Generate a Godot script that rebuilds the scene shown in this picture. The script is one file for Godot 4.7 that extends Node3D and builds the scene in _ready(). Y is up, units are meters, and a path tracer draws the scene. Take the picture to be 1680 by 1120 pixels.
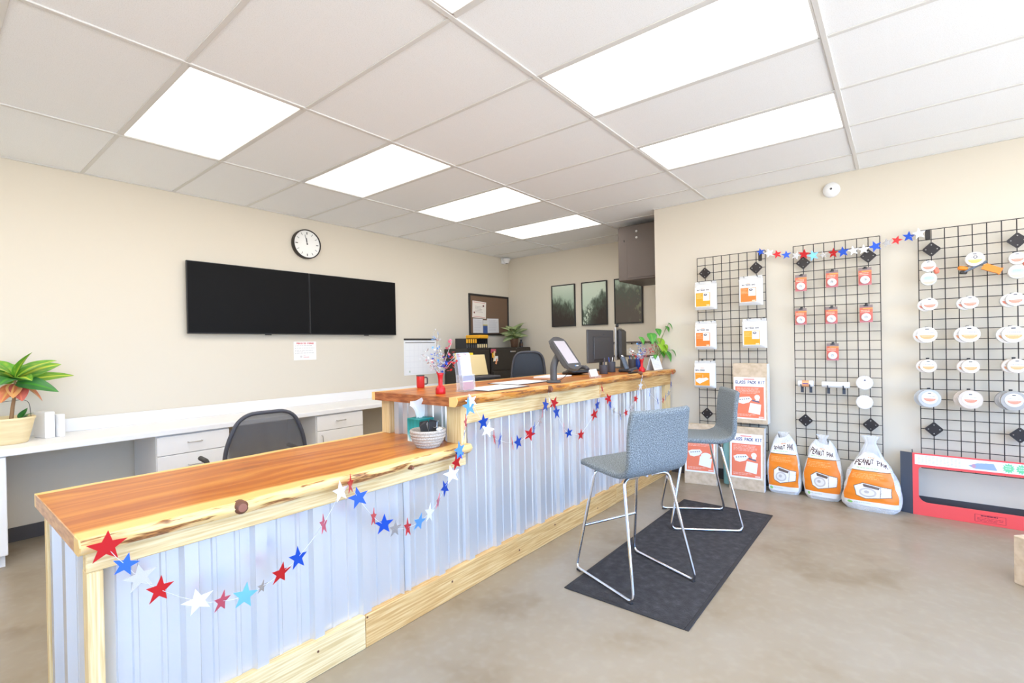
extends Node3D
# A storage office: reception counter, packing supplies on wire panels, desk along the wall.
# World: x runs along the long wall, y up, z away from that wall. Units are metres.

const CAM := Vector3(-0.8746, 1.335, 3.9236)
const FOCAL := 796.88          # in pixels of the 1680 x 1120 frame
const YAW := 0.6765
const PITCH := -0.0046
const ROLL := -0.0188
const LENS_DROP := 10.994      # the optical axis lies this many pixels below the frame's centre
const ZL := -1.0552            # long wall
const XB := 5.27               # end wall of the office alcove
const XR := 4.085              # shop wall with the wire panels
const XP := 4.035              # plane of the wire panels
const ZE := 1.90               # where the shop wall ends
const ZS := 6.70               # storefront
const XS := -3.70              # side storefront
const CEIL := 2.742
const DESK := 0.745
const LOW := 0.805
const TALL := 1.065

var M := {}
var used := {}
var rng := RandomNumberGenerator.new()
var axis_f: Vector3
var axis_r: Vector3
var axis_u: Vector3

func _ready() -> void:
	rng.seed = 4127
	set_camera()
	set_environment()
	make_materials()
	build_shell()
	build_ceiling()
	build_storefront()
	build_desk()
	build_counter()
	build_wire_panels()
	build_wall_things()
	build_office()
	build_counter_things()
	build_stools()
	build_products()
	build_floor_products()
	build_garlands()

func set_camera() -> void:
	var fw := Vector3(cos(YAW), 0, -sin(YAW))
	var rt := Vector3(sin(YAW), 0, cos(YAW))
	axis_f = fw * cos(PITCH) + Vector3.UP * sin(PITCH)
	var u2 := -fw * sin(PITCH) + Vector3.UP * cos(PITCH)
	axis_r = rt * cos(ROLL) + u2 * sin(ROLL)
	axis_u = -rt * sin(ROLL) + u2 * cos(ROLL)
	var cam := Camera3D.new()
	cam.name = "camera"
	add_child(cam)
	cam.global_transform = Transform3D(Basis(axis_r, axis_u, -axis_f), CAM)
	cam.near = 0.1
	cam.far = 200.0
	cam.projection = Camera3D.PROJECTION_FRUSTUM
	cam.size = 2.0 * cam.near * 560.0 / FOCAL
	cam.frustum_offset = Vector2(0, cam.near * LENS_DROP / FOCAL)
	cam.current = true

const PANEL_ENERGY := 1.0     # each ceiling panel
const PANEL_COLOR := Color(1.0, 0.985, 0.965)
const SKY_STRENGTH := 9.0

func set_environment() -> void:
	var we := WorldEnvironment.new()
	we.name = "environment"
	var e := Environment.new()
	e.background_mode = Environment.BG_SKY
	var sky := Sky.new()
	var sm := ProceduralSkyMaterial.new()
	sm.sky_top_color = Color(0.45, 0.68, 1.0)
	sm.sky_horizon_color = Color(0.60, 0.80, 1.0)
	sm.ground_bottom_color = Color(0.90, 0.91, 0.92)   # pale sunlit forecourt
	sm.ground_horizon_color = Color(0.88, 0.91, 0.95)
	sky.sky_material = sm
	e.sky = sky
	e.background_energy_multiplier = SKY_STRENGTH
	e.tonemap_mode = Environment.TONE_MAPPER_LINEAR
	e.tonemap_exposure = 0.96
	e.sdfgi_enabled = true
	e.ssao_enabled = true
	e.ssil_enabled = true
	we.environment = e
	add_child(we)

# ---------------------------------------------------------------- placing
func ray(px: float, py: float) -> Vector3:
	return axis_f + axis_r * ((px - 840.0) / FOCAL) - axis_u * ((py - 560.0 - LENS_DROP) / FOCAL)

# where the ray through a pixel of the photograph meets the plane axis = value
func hit(px: float, py: float, axis: int, value: float) -> Vector3:
	var d := ray(px, py)
	return CAM + d * ((value - CAM[axis]) / d[axis])

func numbered(called: String) -> String:
	if not used.has(called):
		used[called] = 0
		return called
	used[called] += 1
	return "%s_%03d" % [called, used[called]]

func thing(called: String, label: String, category: String, at := Vector3.ZERO, turn := 0.0, group := "") -> Node3D:
	var o := Node3D.new()
	o.name = numbered(called)
	add_child(o)
	o.position = at
	o.rotation.y = turn
	tag(o, label, category, group)
	return o

func tag(o: Node3D, label: String, category: String, group := "", kind := "") -> void:
	o.set_meta("label", label)
	o.set_meta("category", category)
	if group: o.set_meta("group", group)
	if kind: o.set_meta("kind", kind)

func structure(called: String, label: String, category: String) -> Node3D:
	var o := thing(called, label, category)
	o.set_meta("kind", "structure")
	return o

func part(parent: Node3D, called: String, mesh: Mesh, m: Material, at := Vector3.ZERO, turn := Vector3.ZERO) -> MeshInstance3D:
	var o := MeshInstance3D.new()
	o.name = called
	o.mesh = mesh
	o.material_override = m
	o.cast_shadow = GeometryInstance3D.SHADOW_CASTING_SETTING_ON
	parent.add_child(o, true)
	o.position = at
	o.rotation = turn
	return o

# a thing that is one mesh
func single(called: String, label: String, category: String, mesh: Mesh, m: Material, at := Vector3.ZERO, turn := Vector3.ZERO, group := "") -> MeshInstance3D:
	var o := MeshInstance3D.new()
	o.name = numbered(called)
	o.mesh = mesh
	o.material_override = m
	add_child(o)
	o.position = at
	o.rotation = turn
	tag(o, label, category, group)
	return o

func copy_of(src: Node3D, called: String, label: String, at: Vector3, turn: float) -> Node3D:
	var c: Node3D = src.duplicate()
	c.name = numbered(called)
	add_child(c)
	c.position = at
	c.rotation.y = turn
	c.set_meta("label", label)
	return c

# ---------------------------------------------------------------- shapes
func new_st() -> SurfaceTool:
	var st := SurfaceTool.new()
	st.begin(Mesh.PRIMITIVE_TRIANGLES)
	st.set_smooth_group(-1)
	return st

func done(st: SurfaceTool) -> ArrayMesh:
	st.generate_normals()
	return st.commit()

func tri(st: SurfaceTool, a: Vector3, b: Vector3, c: Vector3) -> void:   # counter-clockwise seen from outside
	st.add_vertex(a); st.add_vertex(c); st.add_vertex(b)

func quad(st: SurfaceTool, a: Vector3, b: Vector3, c: Vector3, d: Vector3) -> void:
	tri(st, a, b, c); tri(st, a, c, d)

func add_box(st: SurfaceTool, c: Vector3, s: Vector3, b := Basis.IDENTITY) -> void:
	var h := s * 0.5
	var v := []
	for i in 8:
		v.append(c + b * Vector3(h.x if i & 1 else -h.x, h.y if i & 2 else -h.y, h.z if i & 4 else -h.z))
	quad(st, v[4], v[5], v[7], v[6]); quad(st, v[1], v[0], v[2], v[3])
	quad(st, v[5], v[1], v[3], v[7]); quad(st, v[0], v[4], v[6], v[2])
	quad(st, v[6], v[7], v[3], v[2]); quad(st, v[0], v[1], v[5], v[4])

# box with chamfered edges
func add_bevel(st: SurfaceTool, c: Vector3, s: Vector3, r: float, b := Basis.IDENTITY) -> void:
	var h := s * 0.5
	r = minf(r, minf(h.x, minf(h.y, h.z)) * 0.95)
	var p := func(sx: float, sy: float, sz: float, ax: int) -> Vector3:
		var q := Vector3(sx * (h.x - r), sy * (h.y - r), sz * (h.z - r))
		q[ax] = [sx, sy, sz][ax] * h[ax]
		return c + b * q
	for ax in 3:
		var u := (ax + 1) % 3
		var w := (ax + 2) % 3
		for s1 in [-1.0, 1.0]:
			var q := []
			for k in [[-1, -1], [1, -1], [1, 1], [-1, 1]]:
				var sg := [0.0, 0.0, 0.0]
				sg[ax] = s1; sg[u] = float(k[0]); sg[w] = float(k[1])
				q.append(p.call(sg[0], sg[1], sg[2], ax))
			if s1 > 0: quad(st, q[0], q[1], q[2], q[3])
			else: quad(st, q[3], q[2], q[1], q[0])
		# edges along this axis
		for su in [-1.0, 1.0]:
			for sw in [-1.0, 1.0]:
				var e := []
				for sa in [-1.0, 1.0]:
					var sg := [0.0, 0.0, 0.0]
					sg[ax] = sa; sg[u] = su; sg[w] = sw
					e.append(p.call(sg[0], sg[1], sg[2], u))
					e.append(p.call(sg[0], sg[1], sg[2], w))
				if su * sw > 0: quad(st, e[0], e[1], e[3], e[2])
				else: quad(st, e[0], e[2], e[3], e[1])
	for i in 8:
		var sx := 1.0 if i & 1 else -1.0
		var sy := 1.0 if i & 2 else -1.0
		var sz := 1.0 if i & 4 else -1.0
		var a: Vector3 = p.call(sx, sy, sz, 0)
		var d: Vector3 = p.call(sx, sy, sz, 1)
		var e: Vector3 = p.call(sx, sy, sz, 2)
		if sx * sy * sz > 0: tri(st, a, d, e)
		else: tri(st, a, e, d)

var box_cache := {}
func bevel_box(s: Vector3, r := 0.004) -> ArrayMesh:
	var key := "%s %f" % [s, r]
	if not box_cache.has(key):
		var st := new_st()
		add_bevel(st, Vector3.ZERO, s, r)
		box_cache[key] = done(st)
	return box_cache[key]

func plain_box(s: Vector3) -> ArrayMesh:
	var key := "p%s" % s
	if not box_cache.has(key):
		var st := new_st()
		add_box(st, Vector3.ZERO, s)
		box_cache[key] = done(st)
	return box_cache[key]

# smooth tube along points; radius may be one number or one per point
func add_tube(st: SurfaceTool, pts: Array, radius, n := 8, caps := true, closed := false) -> void:
	var rings := []
	var count := pts.size()
	var ref := Vector3.UP
	var first: Vector3 = (pts[1] - pts[0]).normalized()
	if absf(first.dot(ref)) > 0.9: ref = Vector3.RIGHT
	var side := first.cross(ref).normalized()
	for i in count:
		var t: Vector3
		if closed:
			t = (pts[(i + 1) % count] - pts[(i - 1 + count) % count]).normalized()
		else:
			t = (pts[mini(i + 1, count - 1)] - pts[maxi(i - 1, 0)]).normalized()
		side = (side - t * side.dot(t)).normalized()
		var up := side.cross(t)
		var r: float = radius[i] if radius is Array else radius
		var ring := []
		for k in n:
			var a := TAU * k / n
			ring.append(pts[i] + (side * cos(a) + up * sin(a)) * r)
		rings.append(ring)
	st.set_smooth_group(1)
	for i in (count if closed else count - 1):
		var a: Array = rings[i]
		var b: Array = rings[(i + 1) % count]
		for k in n:
			var k2 := (k + 1) % n
			quad(st, a[k2], a[k], b[k], b[k2])
	st.set_smooth_group(-1)
	if caps and not closed:
		for k in range(1, n - 1):
			tri(st, rings[0][0], rings[0][k], rings[0][k + 1])
			tri(st, rings[-1][0], rings[-1][k + 1], rings[-1][k])

func tube(pts: Array, radius, n := 8, caps := true, closed := false) -> ArrayMesh:
	var st := new_st()
	add_tube(st, pts, radius, n, caps, closed)
	return done(st)

# profile of Vector2(radius, height) from bottom to top, turned round y; a repeated point makes a sharp edge
func add_lathe(st: SurfaceTool, prof: Array, n := 24, xf := Transform3D.IDENTITY) -> void:
	var group := 2
	for i in prof.size() - 1:
		var p: Vector2 = prof[i]
		var q: Vector2 = prof[i + 1]
		if p.distance_to(q) < 1e-6:
			group += 1
			continue
		st.set_smooth_group(group)
		for k in n:
			var a := TAU * k / n
			var b := TAU * (k + 1) / n
			var pa := xf * Vector3(p.x * cos(a), p.y, p.x * sin(a))
			var pb := xf * Vector3(p.x * cos(b), p.y, p.x * sin(b))
			var qa := xf * Vector3(q.x * cos(a), q.y, q.x * sin(a))
			var qb := xf * Vector3(q.x * cos(b), q.y, q.x * sin(b))
			if p.x < 1e-6: tri(st, pa, qa, qb)
			elif q.x < 1e-6: tri(st, pa, qa, pb)
			else: quad(st, pa, qa, qb, pb)
	st.set_smooth_group(-1)

func lathe(prof: Array, n := 24) -> ArrayMesh:
	var st := new_st()
	add_lathe(st, prof, n)
	return done(st)

# cylinder of a given radius and length with the axis along z, centred
func disc(r: float, depth: float, n := 28, edge := 0.002) -> ArrayMesh:
	var key := "d%f %f %d" % [r, depth, n]
	if not box_cache.has(key):
		var st := new_st()
		var h := depth * 0.5
		edge = minf(edge, h * 0.9)
		add_lathe(st, [Vector2(0, -h), Vector2(r - edge, -h), Vector2(r - edge, -h), Vector2(r, -h + edge), Vector2(r, -h + edge), Vector2(r, h - edge), Vector2(r, h - edge), Vector2(r - edge, h), Vector2(r - edge, h), Vector2(0, h)], n, Transform3D(Basis(Vector3.RIGHT, PI / 2), Vector3.ZERO))
		box_cache[key] = done(st)
	return box_cache[key]

# outline in x, y (counter-clockwise), extruded along z from -depth/2 to depth/2
func add_prism(st: SurfaceTool, poly: PackedVector2Array, depth: float, xf := Transform3D.IDENTITY) -> void:
	if Geometry2D.is_polygon_clockwise(poly):
		poly = poly.duplicate()
		poly.reverse()
	var idx := Geometry2D.triangulate_polygon(poly)
	var h := depth * 0.5
	for i in range(0, idx.size(), 3):
		var a := poly[idx[i]]
		var b := poly[idx[i + 1]]
		var c := poly[idx[i + 2]]
		if (b - a).cross(c - a) < 0:
			var t := b
			b = c
			c = t
		tri(st, xf * Vector3(a.x, a.y, h), xf * Vector3(b.x, b.y, h), xf * Vector3(c.x, c.y, h))
		tri(st, xf * Vector3(a.x, a.y, -h), xf * Vector3(c.x, c.y, -h), xf * Vector3(b.x, b.y, -h))
	for i in poly.size():
		var a := poly[i]
		var b := poly[(i + 1) % poly.size()]
		quad(st, xf * Vector3(a.x, a.y, -h), xf * Vector3(b.x, b.y, -h), xf * Vector3(b.x, b.y, h), xf * Vector3(a.x, a.y, h))

func prism(poly: PackedVector2Array, depth: float) -> ArrayMesh:
	var st := new_st()
	add_prism(st, poly, depth)
	return done(st)

func rounded(w: float, h: float, r: float, n := 5) -> PackedVector2Array:
	var out := PackedVector2Array()
	for k in 4:
		var c := Vector2((w / 2 - r) * (1 if k in [0, 3] else -1), (h / 2 - r) * (1 if k < 2 else -1))
		for i in n + 1:
			var a := PI / 2 * (k + float(i) / n)
			out.append(c + Vector2(cos(a), sin(a)) * r)
	return out

# flat sheet or box front that carries a picture: the front (+z) shows the whole texture, the other faces its corner
func print_box(w: float, h: float, d: float) -> ArrayMesh:
	var key := "q%f %f %f" % [w, h, d]
	if box_cache.has(key): return box_cache[key]
	var st := new_st()
	st.set_uv(Vector2(0.004, 0.004))
	var a := Vector3(w, h, d) * 0.5
	var v := []
	for i in 8:
		v.append(Vector3(a.x if i & 1 else -a.x, a.y if i & 2 else -a.y, a.z if i & 4 else -a.z))
	quad(st, v[1], v[0], v[2], v[3])
	quad(st, v[5], v[1], v[3], v[7]); quad(st, v[0], v[4], v[6], v[2])
	quad(st, v[6], v[7], v[3], v[2]); quad(st, v[0], v[1], v[5], v[4])
	uv_quad(st, [v[4], v[5], v[7], v[6]], [Vector2(0, 1), Vector2(1, 1), Vector2(1, 0), Vector2(0, 0)])
	box_cache[key] = done(st)
	return box_cache[key]

func uv_quad(st: SurfaceTool, v: Array, uv: Array) -> void:
	for i in [0, 2, 1, 0, 3, 2]:
		st.set_uv(uv[i])
		st.add_vertex(v[i])

# surface f(u, v) on a grid; seen from the side where u runs to the right and v upwards
func add_surface(st: SurfaceTool, f: Callable, nu: int, nv: int, colour = null, smooth := true) -> void:
	st.set_smooth_group(7 if smooth else -1)
	var pts := []
	for j in nv + 1:
		var row := []
		for i in nu + 1: row.append(f.call(float(i) / nu, float(j) / nv))
		pts.append(row)
	for j in nv:
		for i in nu:
			for k in [[0, 0], [1, 1], [1, 0], [0, 0], [0, 1], [1, 1]]:
				var u := float(i + k[0]) / nu
				var v := float(j + k[1]) / nv
				st.set_uv(Vector2(u, 1.0 - v))
				if colour is Callable: st.set_color(colour.call(u, v))
				st.add_vertex(pts[j + k[1]][i + k[0]])
	st.set_smooth_group(-1)

func surface(f: Callable, nu: int, nv: int, colour = null) -> ArrayMesh:
	var st := new_st()
	add_surface(st, f, nu, nv, colour)
	return done(st)

func arc(points: Array, r: float, n := 6) -> Array:      # rounds the inner corners of a polyline
	var out := [points[0]]
	for i in range(1, points.size() - 1):
		var p: Vector3 = points[i]
		var a: Vector3 = (points[i - 1] - p)
		var b: Vector3 = (points[i + 1] - p)
		var k := minf(r, minf(a.length(), b.length()) * 0.49)
		var pa := p + a.normalized() * k
		var pb := p + b.normalized() * k
		for j in n + 1:
			var t := float(j) / n
			out.append(pa * (1 - t) * (1 - t) + p * 2 * t * (1 - t) + pb * t * t)
	out.append(points[-1])
	return out

func star(r: float, depth: float, inner := 0.42) -> ArrayMesh:
	var key := "s%f %f" % [r, depth]
	if not box_cache.has(key):
		var poly := PackedVector2Array()
		for i in 10:
			var a := PI / 2 + TAU * i / 10
			poly.append(Vector2(cos(a), sin(a)) * (r if i % 2 == 0 else r * inner))
		box_cache[key] = prism(poly, depth)
	return box_cache[key]

# ---------------------------------------------------------------- materials
func mat(called: String, c: Color, rough := 0.6, metal := 0.0) -> StandardMaterial3D:
	var m := StandardMaterial3D.new()
	m.resource_name = called
	m.albedo_color = c
	m.roughness = rough
	m.metallic = metal
	M[called] = m
	return m

func rgb(r: int, g: int, b: int) -> Color:
	return Color(r / 255.0, g / 255.0, b / 255.0)

func noise_tex(freq: float, seed_: int, stops: Array, colors: Array, size := 512, octaves := 4, kind := FastNoiseLite.TYPE_SIMPLEX_SMOOTH) -> NoiseTexture2D:
	var n := FastNoiseLite.new()
	n.seed = seed_
	n.noise_type = kind
	n.frequency = freq
	n.fractal_octaves = octaves
	var t := NoiseTexture2D.new()
	t.width = size
	t.height = size
	t.seamless = true
	t.noise = n
	var g := Gradient.new()
	g.offsets = PackedFloat32Array(stops)
	g.colors = PackedColorArray(colors)
	t.color_ramp = g
	return t

func grey_tex(freq: float, seed_: int, lo: float, hi: float, size := 512, octaves := 4) -> NoiseTexture2D:
	return noise_tex(freq, seed_, [0.25, 0.75], [Color(lo, lo, lo), Color(hi, hi, hi)], size, octaves)

func triplanar(m: StandardMaterial3D, s: Vector3, world := false) -> StandardMaterial3D:
	m.uv1_triplanar = true
	m.uv1_world_triplanar = world
	m.uv1_scale = s
	return m

func relief(m: StandardMaterial3D, t: Texture2D, cm: float) -> void:
	m.heightmap_enabled = true
	m.heightmap_texture = t
	m.heightmap_scale = cm

func picture(called: String, im: Image, rough := 0.5) -> StandardMaterial3D:
	var m := mat(called, Color.WHITE, rough)
	m.albedo_texture = ImageTexture.create_from_image(im)
	m.texture_repeat = false
	return m

func make_materials() -> void:
	var m: StandardMaterial3D
	# walls: warm cream paint
	m = mat("wall_paint", rgb(219, 210, 193), 0.85)
	m = mat("tile", rgb(247, 248, 249), 0.9)
	triplanar(m, Vector3.ONE * 2.2, true)
	m.albedo_texture = noise_tex(0.16, 8, [0.0, 0.36, 0.44, 1.0], [Color(0.93, 0.93, 0.925), Color(0.98, 0.98, 0.975), Color.WHITE, Color.WHITE], 512, 3)
	mat("tee", rgb(222, 220, 216), 0.6)
	m = mat("concrete", Color.WHITE, 0.42)
	triplanar(m, Vector3.ONE * 0.23, true)
	m.albedo_texture = ImageTexture.create_from_image(concrete_image(768))
	m.roughness_texture = grey_tex(0.012, 31, 0.55, 1.0)
	m.roughness = 0.5
	m = mat("laminate", rgb(240, 239, 238), 0.45)
	mat("steel", rgb(200, 198, 196), 0.28, 1.0)
	m = mat("chrome", rgb(226, 226, 228), 0.07, 1.0)
	m = mat("sheet_metal", rgb(216, 217, 218), 0.27, 0.5)
	mat("rubber_base", rgb(74, 72, 74), 0.55)
	mat("black_plastic", rgb(38, 38, 40), 0.45)
	mat("grey_plastic", rgb(78, 76, 76), 0.5)
	mat("dark_metal", rgb(52, 48, 46), 0.5, 0.3)
	mat("screen_black", rgb(22, 22, 23), 0.5).metallic_specular = 0.22
	mat("wire_black", rgb(36, 29, 29), 0.5)
	mat("white_plastic", rgb(238, 238, 238), 0.4)
	mat("paper", rgb(245, 243, 240), 0.8)
	mat("manila", rgb(236, 213, 160), 0.8)
	mat("yellow_folder", rgb(247, 178, 40), 0.7)
	mat("red_enamel", rgb(205, 38, 34), 0.35)
	mat("brown_metal", rgb(98, 88, 82), 0.45, 0.2)
	mat("cabinet_black", rgb(52, 47, 42), 0.5, 0.1)
	m = mat("cork", Color.WHITE, 0.95)
	triplanar(m, Vector3.ONE * 6.0)
	m.albedo_texture = noise_tex(0.2, 12, [0.2, 0.5, 0.8], [rgb(96, 74, 58), rgb(124, 98, 78), rgb(142, 114, 92)], 256, 3)
	m = mat("carpet_mat", Color.WHITE, 0.95)
	triplanar(m, Vector3.ONE * 1.5, true)
	m.albedo_texture = noise_tex(0.02, 14, [0.15, 0.5, 0.8, 1.0], [rgb(48, 47, 50), rgb(56, 55, 58), rgb(66, 65, 68), rgb(84, 83, 86)], 512, 5)
	relief(m, grey_tex(0.3, 15, 0.0, 1.0, 256, 2), 0.15)
	mat("mat_edge", rgb(44, 44, 47), 0.7)
	m = mat("fabric", Color.WHITE, 0.95)
	triplanar(m, Vector3.ONE * 2.4)
	m.albedo_texture = noise_tex(0.11, 21, [0.25, 0.42, 0.55, 0.72], [rgb(80, 86, 90), rgb(102, 111, 117), rgb(118, 127, 132), rgb(156, 164, 169)], 512, 3)
	relief(m, grey_tex(0.3, 22, 0.0, 1.0, 256, 2), 0.1)
	# timber: pale construction pine (grain along x, or along y for posts)
	for k in [["pine", Vector3(0.3, 7.0, 7.0), 41, 0], ["pine_dark", Vector3(0.3, 7.0, 7.0), 43, 1], ["pine_post", Vector3(11.0, 0.3, 11.0), 45, 0]]:
		m = mat(k[0], Color.WHITE, 0.6)
		triplanar(m, k[1])
		var cols := [rgb(214, 182, 126), rgb(226, 198, 144), rgb(232, 207, 156), rgb(238, 216, 168)] if k[3] == 0 else [rgb(200, 154, 92), rgb(212, 168, 106), rgb(220, 180, 118), rgb(228, 194, 136)]
		m.albedo_texture = noise_tex(0.02, k[2], [0.2, 0.42, 0.58, 0.8], cols, 512, 5)
	mat("knot", rgb(104, 62, 40), 0.5)
	mat("knot_heart", rgb(142, 92, 74), 0.45)
	for k in [["slab_low", 51, 0], ["slab_tall", 57, 1]]:
		m = mat(k[0], Color.WHITE, 0.36)
		m.albedo_texture = ImageTexture.create_from_image(slab_image(1024, 256, k[1], k[2]))
		m.texture_repeat = false
		m.metallic_specular = 0.35
		m.clearcoat_enabled = true
		m.clearcoat = 0.18
		m.clearcoat_roughness = 0.12
	m = mat("end_grain", Color.WHITE, 0.4)
	triplanar(m, Vector3(2.0, 6.0, 1.2))
	m.albedo_texture = noise_tex(0.03, 61, [0.2, 0.5, 0.8], [rgb(136, 74, 36), rgb(164, 96, 52), rgb(186, 118, 68)], 256, 4)
	m = mat("end_grain_pale", Color.WHITE, 0.4)
	triplanar(m, Vector3(2.0, 6.0, 1.2))
	m.albedo_texture = noise_tex(0.03, 63, [0.2, 0.5, 0.8], [rgb(186, 138, 100), rgb(204, 158, 118), rgb(220, 178, 134)], 256, 4)
	mat("sapwood", rgb(240, 200, 128), 0.35)
	# foil stars
	mat("foil_red", rgb(206, 34, 40), 0.3, 0.35)
	mat("foil_blue", rgb(18, 74, 184), 0.3, 0.35)
	mat("foil_light_blue", rgb(104, 168, 236), 0.3, 0.35)
	mat("foil_silver", rgb(214, 216, 222), 0.22, 0.8)
	mat("foil_white", rgb(236, 238, 244), 0.3, 0.2)
	mat("foil_rose", rgb(206, 90, 110), 0.3, 0.35)
	m = mat("glitter_silver", Color.WHITE, 0.35, 0.5)
	triplanar(m, Vector3.ONE * 30.0)
	m.albedo_texture = noise_tex(0.3, 71, [0.2, 0.5, 0.8], [rgb(170, 172, 180), rgb(222, 222, 226), rgb(250, 250, 252)], 128, 2)
	mat("thread", rgb(206, 208, 214), 0.5)
	# clear plastics
	m = mat("clear_plastic", Color(0.96, 0.97, 0.98, 0.14), 0.1)
	m.transparency = BaseMaterial3D.TRANSPARENCY_ALPHA
	m = mat("poly_film", Color(0.97, 0.975, 0.98, 0.42), 0.35)
	m.transparency = BaseMaterial3D.TRANSPARENCY_ALPHA
	m = mat("window_glass", Color(0.95, 0.98, 0.98, 0.06), 0.02)
	m.transparency = BaseMaterial3D.TRANSPARENCY_ALPHA
	m = mat("mesh_back", Color(0.20, 0.20, 0.21, 0.72), 0.8)
	m.transparency = BaseMaterial3D.TRANSPARENCY_ALPHA
	mat("clock_glass_face", rgb(240, 240, 236), 0.25)
	m = mat("leaf_colour", Color.WHITE, 0.4)
	m.vertex_color_use_as_albedo = true
	m.backlight_enabled = true
	m.backlight = Color(0.10, 0.14, 0.03)
	mat("stem_brown", rgb(160, 124, 86), 0.8)
	mat("stem_green", rgb(120, 140, 70), 0.6)
	mat("soil", rgb(70, 54, 42), 0.95)
	m = mat("yellow_pot", Color.WHITE, 0.6)
	triplanar(m, Vector3(0.8, 5.0, 0.8))
	m.albedo_texture = noise_tex(0.02, 81, [0.2, 0.5, 0.8], [rgb(232, 208, 158), rgb(240, 218, 170), rgb(246, 228, 186)], 256, 3)
	mat("bronze_pot", rgb(110, 84, 66), 0.35, 0.4)
	m = mat("woven_pot", Color.WHITE, 0.8)
	triplanar(m, Vector3(3.0, 22.0, 3.0))
	m.albedo_texture = noise_tex(0.05, 83, [0.25, 0.5, 0.75], [rgb(168, 140, 108), rgb(206, 178, 142), rgb(226, 204, 172)], 256, 2)
	m = mat("coil_basket", Color.WHITE, 0.85)
	triplanar(m, Vector3(10.0, 4.0, 10.0))
	m.albedo_texture = noise_tex(0.08, 85, [0.25, 0.5, 0.75], [rgb(150, 142, 134), rgb(184, 176, 168), rgb(206, 200, 192)], 256, 3)
	m = mat("cardboard", Color.WHITE, 0.9)
	triplanar(m, Vector3.ONE * 2.0)
	m.albedo_texture = noise_tex(0.03, 87, [0.2, 0.5, 0.8], [rgb(200, 178, 150), rgb(210, 189, 162), rgb(218, 198, 172)], 256, 4)
	m = mat("peanuts", Color.WHITE, 0.8)
	triplanar(m, Vector3.ONE * 6.0)
	m.albedo_texture = noise_tex(0.09, 89, [0.2, 0.42, 0.6], [rgb(230, 230, 230), rgb(244, 244, 244), rgb(252, 252, 252)], 256, 3)
	relief(m, grey_tex(0.08, 90, 0.0, 1.0, 256, 2), 0.6)
	m = mat("bubble_teal", Color(0.66, 0.88, 0.87, 0.75), 0.3)
	m.transparency = BaseMaterial3D.TRANSPARENCY_ALPHA
	mat("orange_plastic", rgb(246, 140, 32), 0.4)
	mat("box_red", rgb(240, 84, 84), 0.6)
	mat("box_charcoal", rgb(70, 76, 88), 0.6)
	mat("grey_steel_blue", rgb(96, 108, 122), 0.4)
	mat("tape_clear", rgb(226, 226, 222), 0.3)
	mat("tape_tan", rgb(212, 200, 188), 0.35)
	mat("tape_dim", rgb(170, 168, 166), 0.35)
	mat("tape_grey", rgb(190, 194, 200), 0.35)
	mat("orange_label", rgb(247, 172, 122), 0.5)
	mat("coral_label", rgb(244, 130, 106), 0.5)
	mat("teal_card", rgb(24, 150, 150), 0.5)
	mat("dusty_dark", rgb(72, 72, 78), 0.6)
	mat("pen_blue", rgb(30, 66, 160), 0.35)
	m = mat("panel_glow", rgb(250, 250, 250), 0.5)
	m.emission_enabled = true
	m.emission = Color(1.0, 0.99, 0.97)
	m.emission_energy_multiplier = 1.6

func concrete_image(n: int) -> Image:
	var im := Image.create_empty(n, n, false, Image.FORMAT_RGB8)
	var a := FastNoiseLite.new()
	a.seed = 101; a.frequency = 3.0; a.fractal_octaves = 5
	var b := FastNoiseLite.new()
	b.seed = 102; b.frequency = 9.0; b.fractal_octaves = 4
	var c := FastNoiseLite.new()
	c.seed = 103; c.frequency = 60.0; c.fractal_octaves = 2
	var pale := rgb(160, 150, 134)
	var tan := rgb(149, 134, 111)
	var dark := rgb(124, 108, 86)
	# wraps without a seam: the noise is read on two circles
	for y in n:
		for x in n:
			var u := float(x) / n
			var v := float(y) / n
			var big := (a.get_noise_2d(u, v) * (1 - u) + a.get_noise_2d(u - 1, v) * u) * (1 - v) + (a.get_noise_2d(u, v - 1) * (1 - u) + a.get_noise_2d(u - 1, v - 1) * u) * v
			var mid := b.get_noise_2d(u, v) * minf(1.0, minf(minf(u, 1 - u), minf(v, 1 - v)) * 12.0)
			var fine := c.get_noise_2d(u, v)
			var t := clampf(0.45 + big * 1.1 + mid * 0.45, 0, 1)
			var col := pale.lerp(tan, t)
			col = col.lerp(dark, clampf((mid * 0.8 + big * 0.5 - 0.16) * 1.0, 0, 0.4))
			col = col.lerp(Color(0.70, 0.67, 0.62), clampf(fine * 0.25, 0, 0.2))
			im.set_pixel(x, y, col)
	return im

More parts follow.
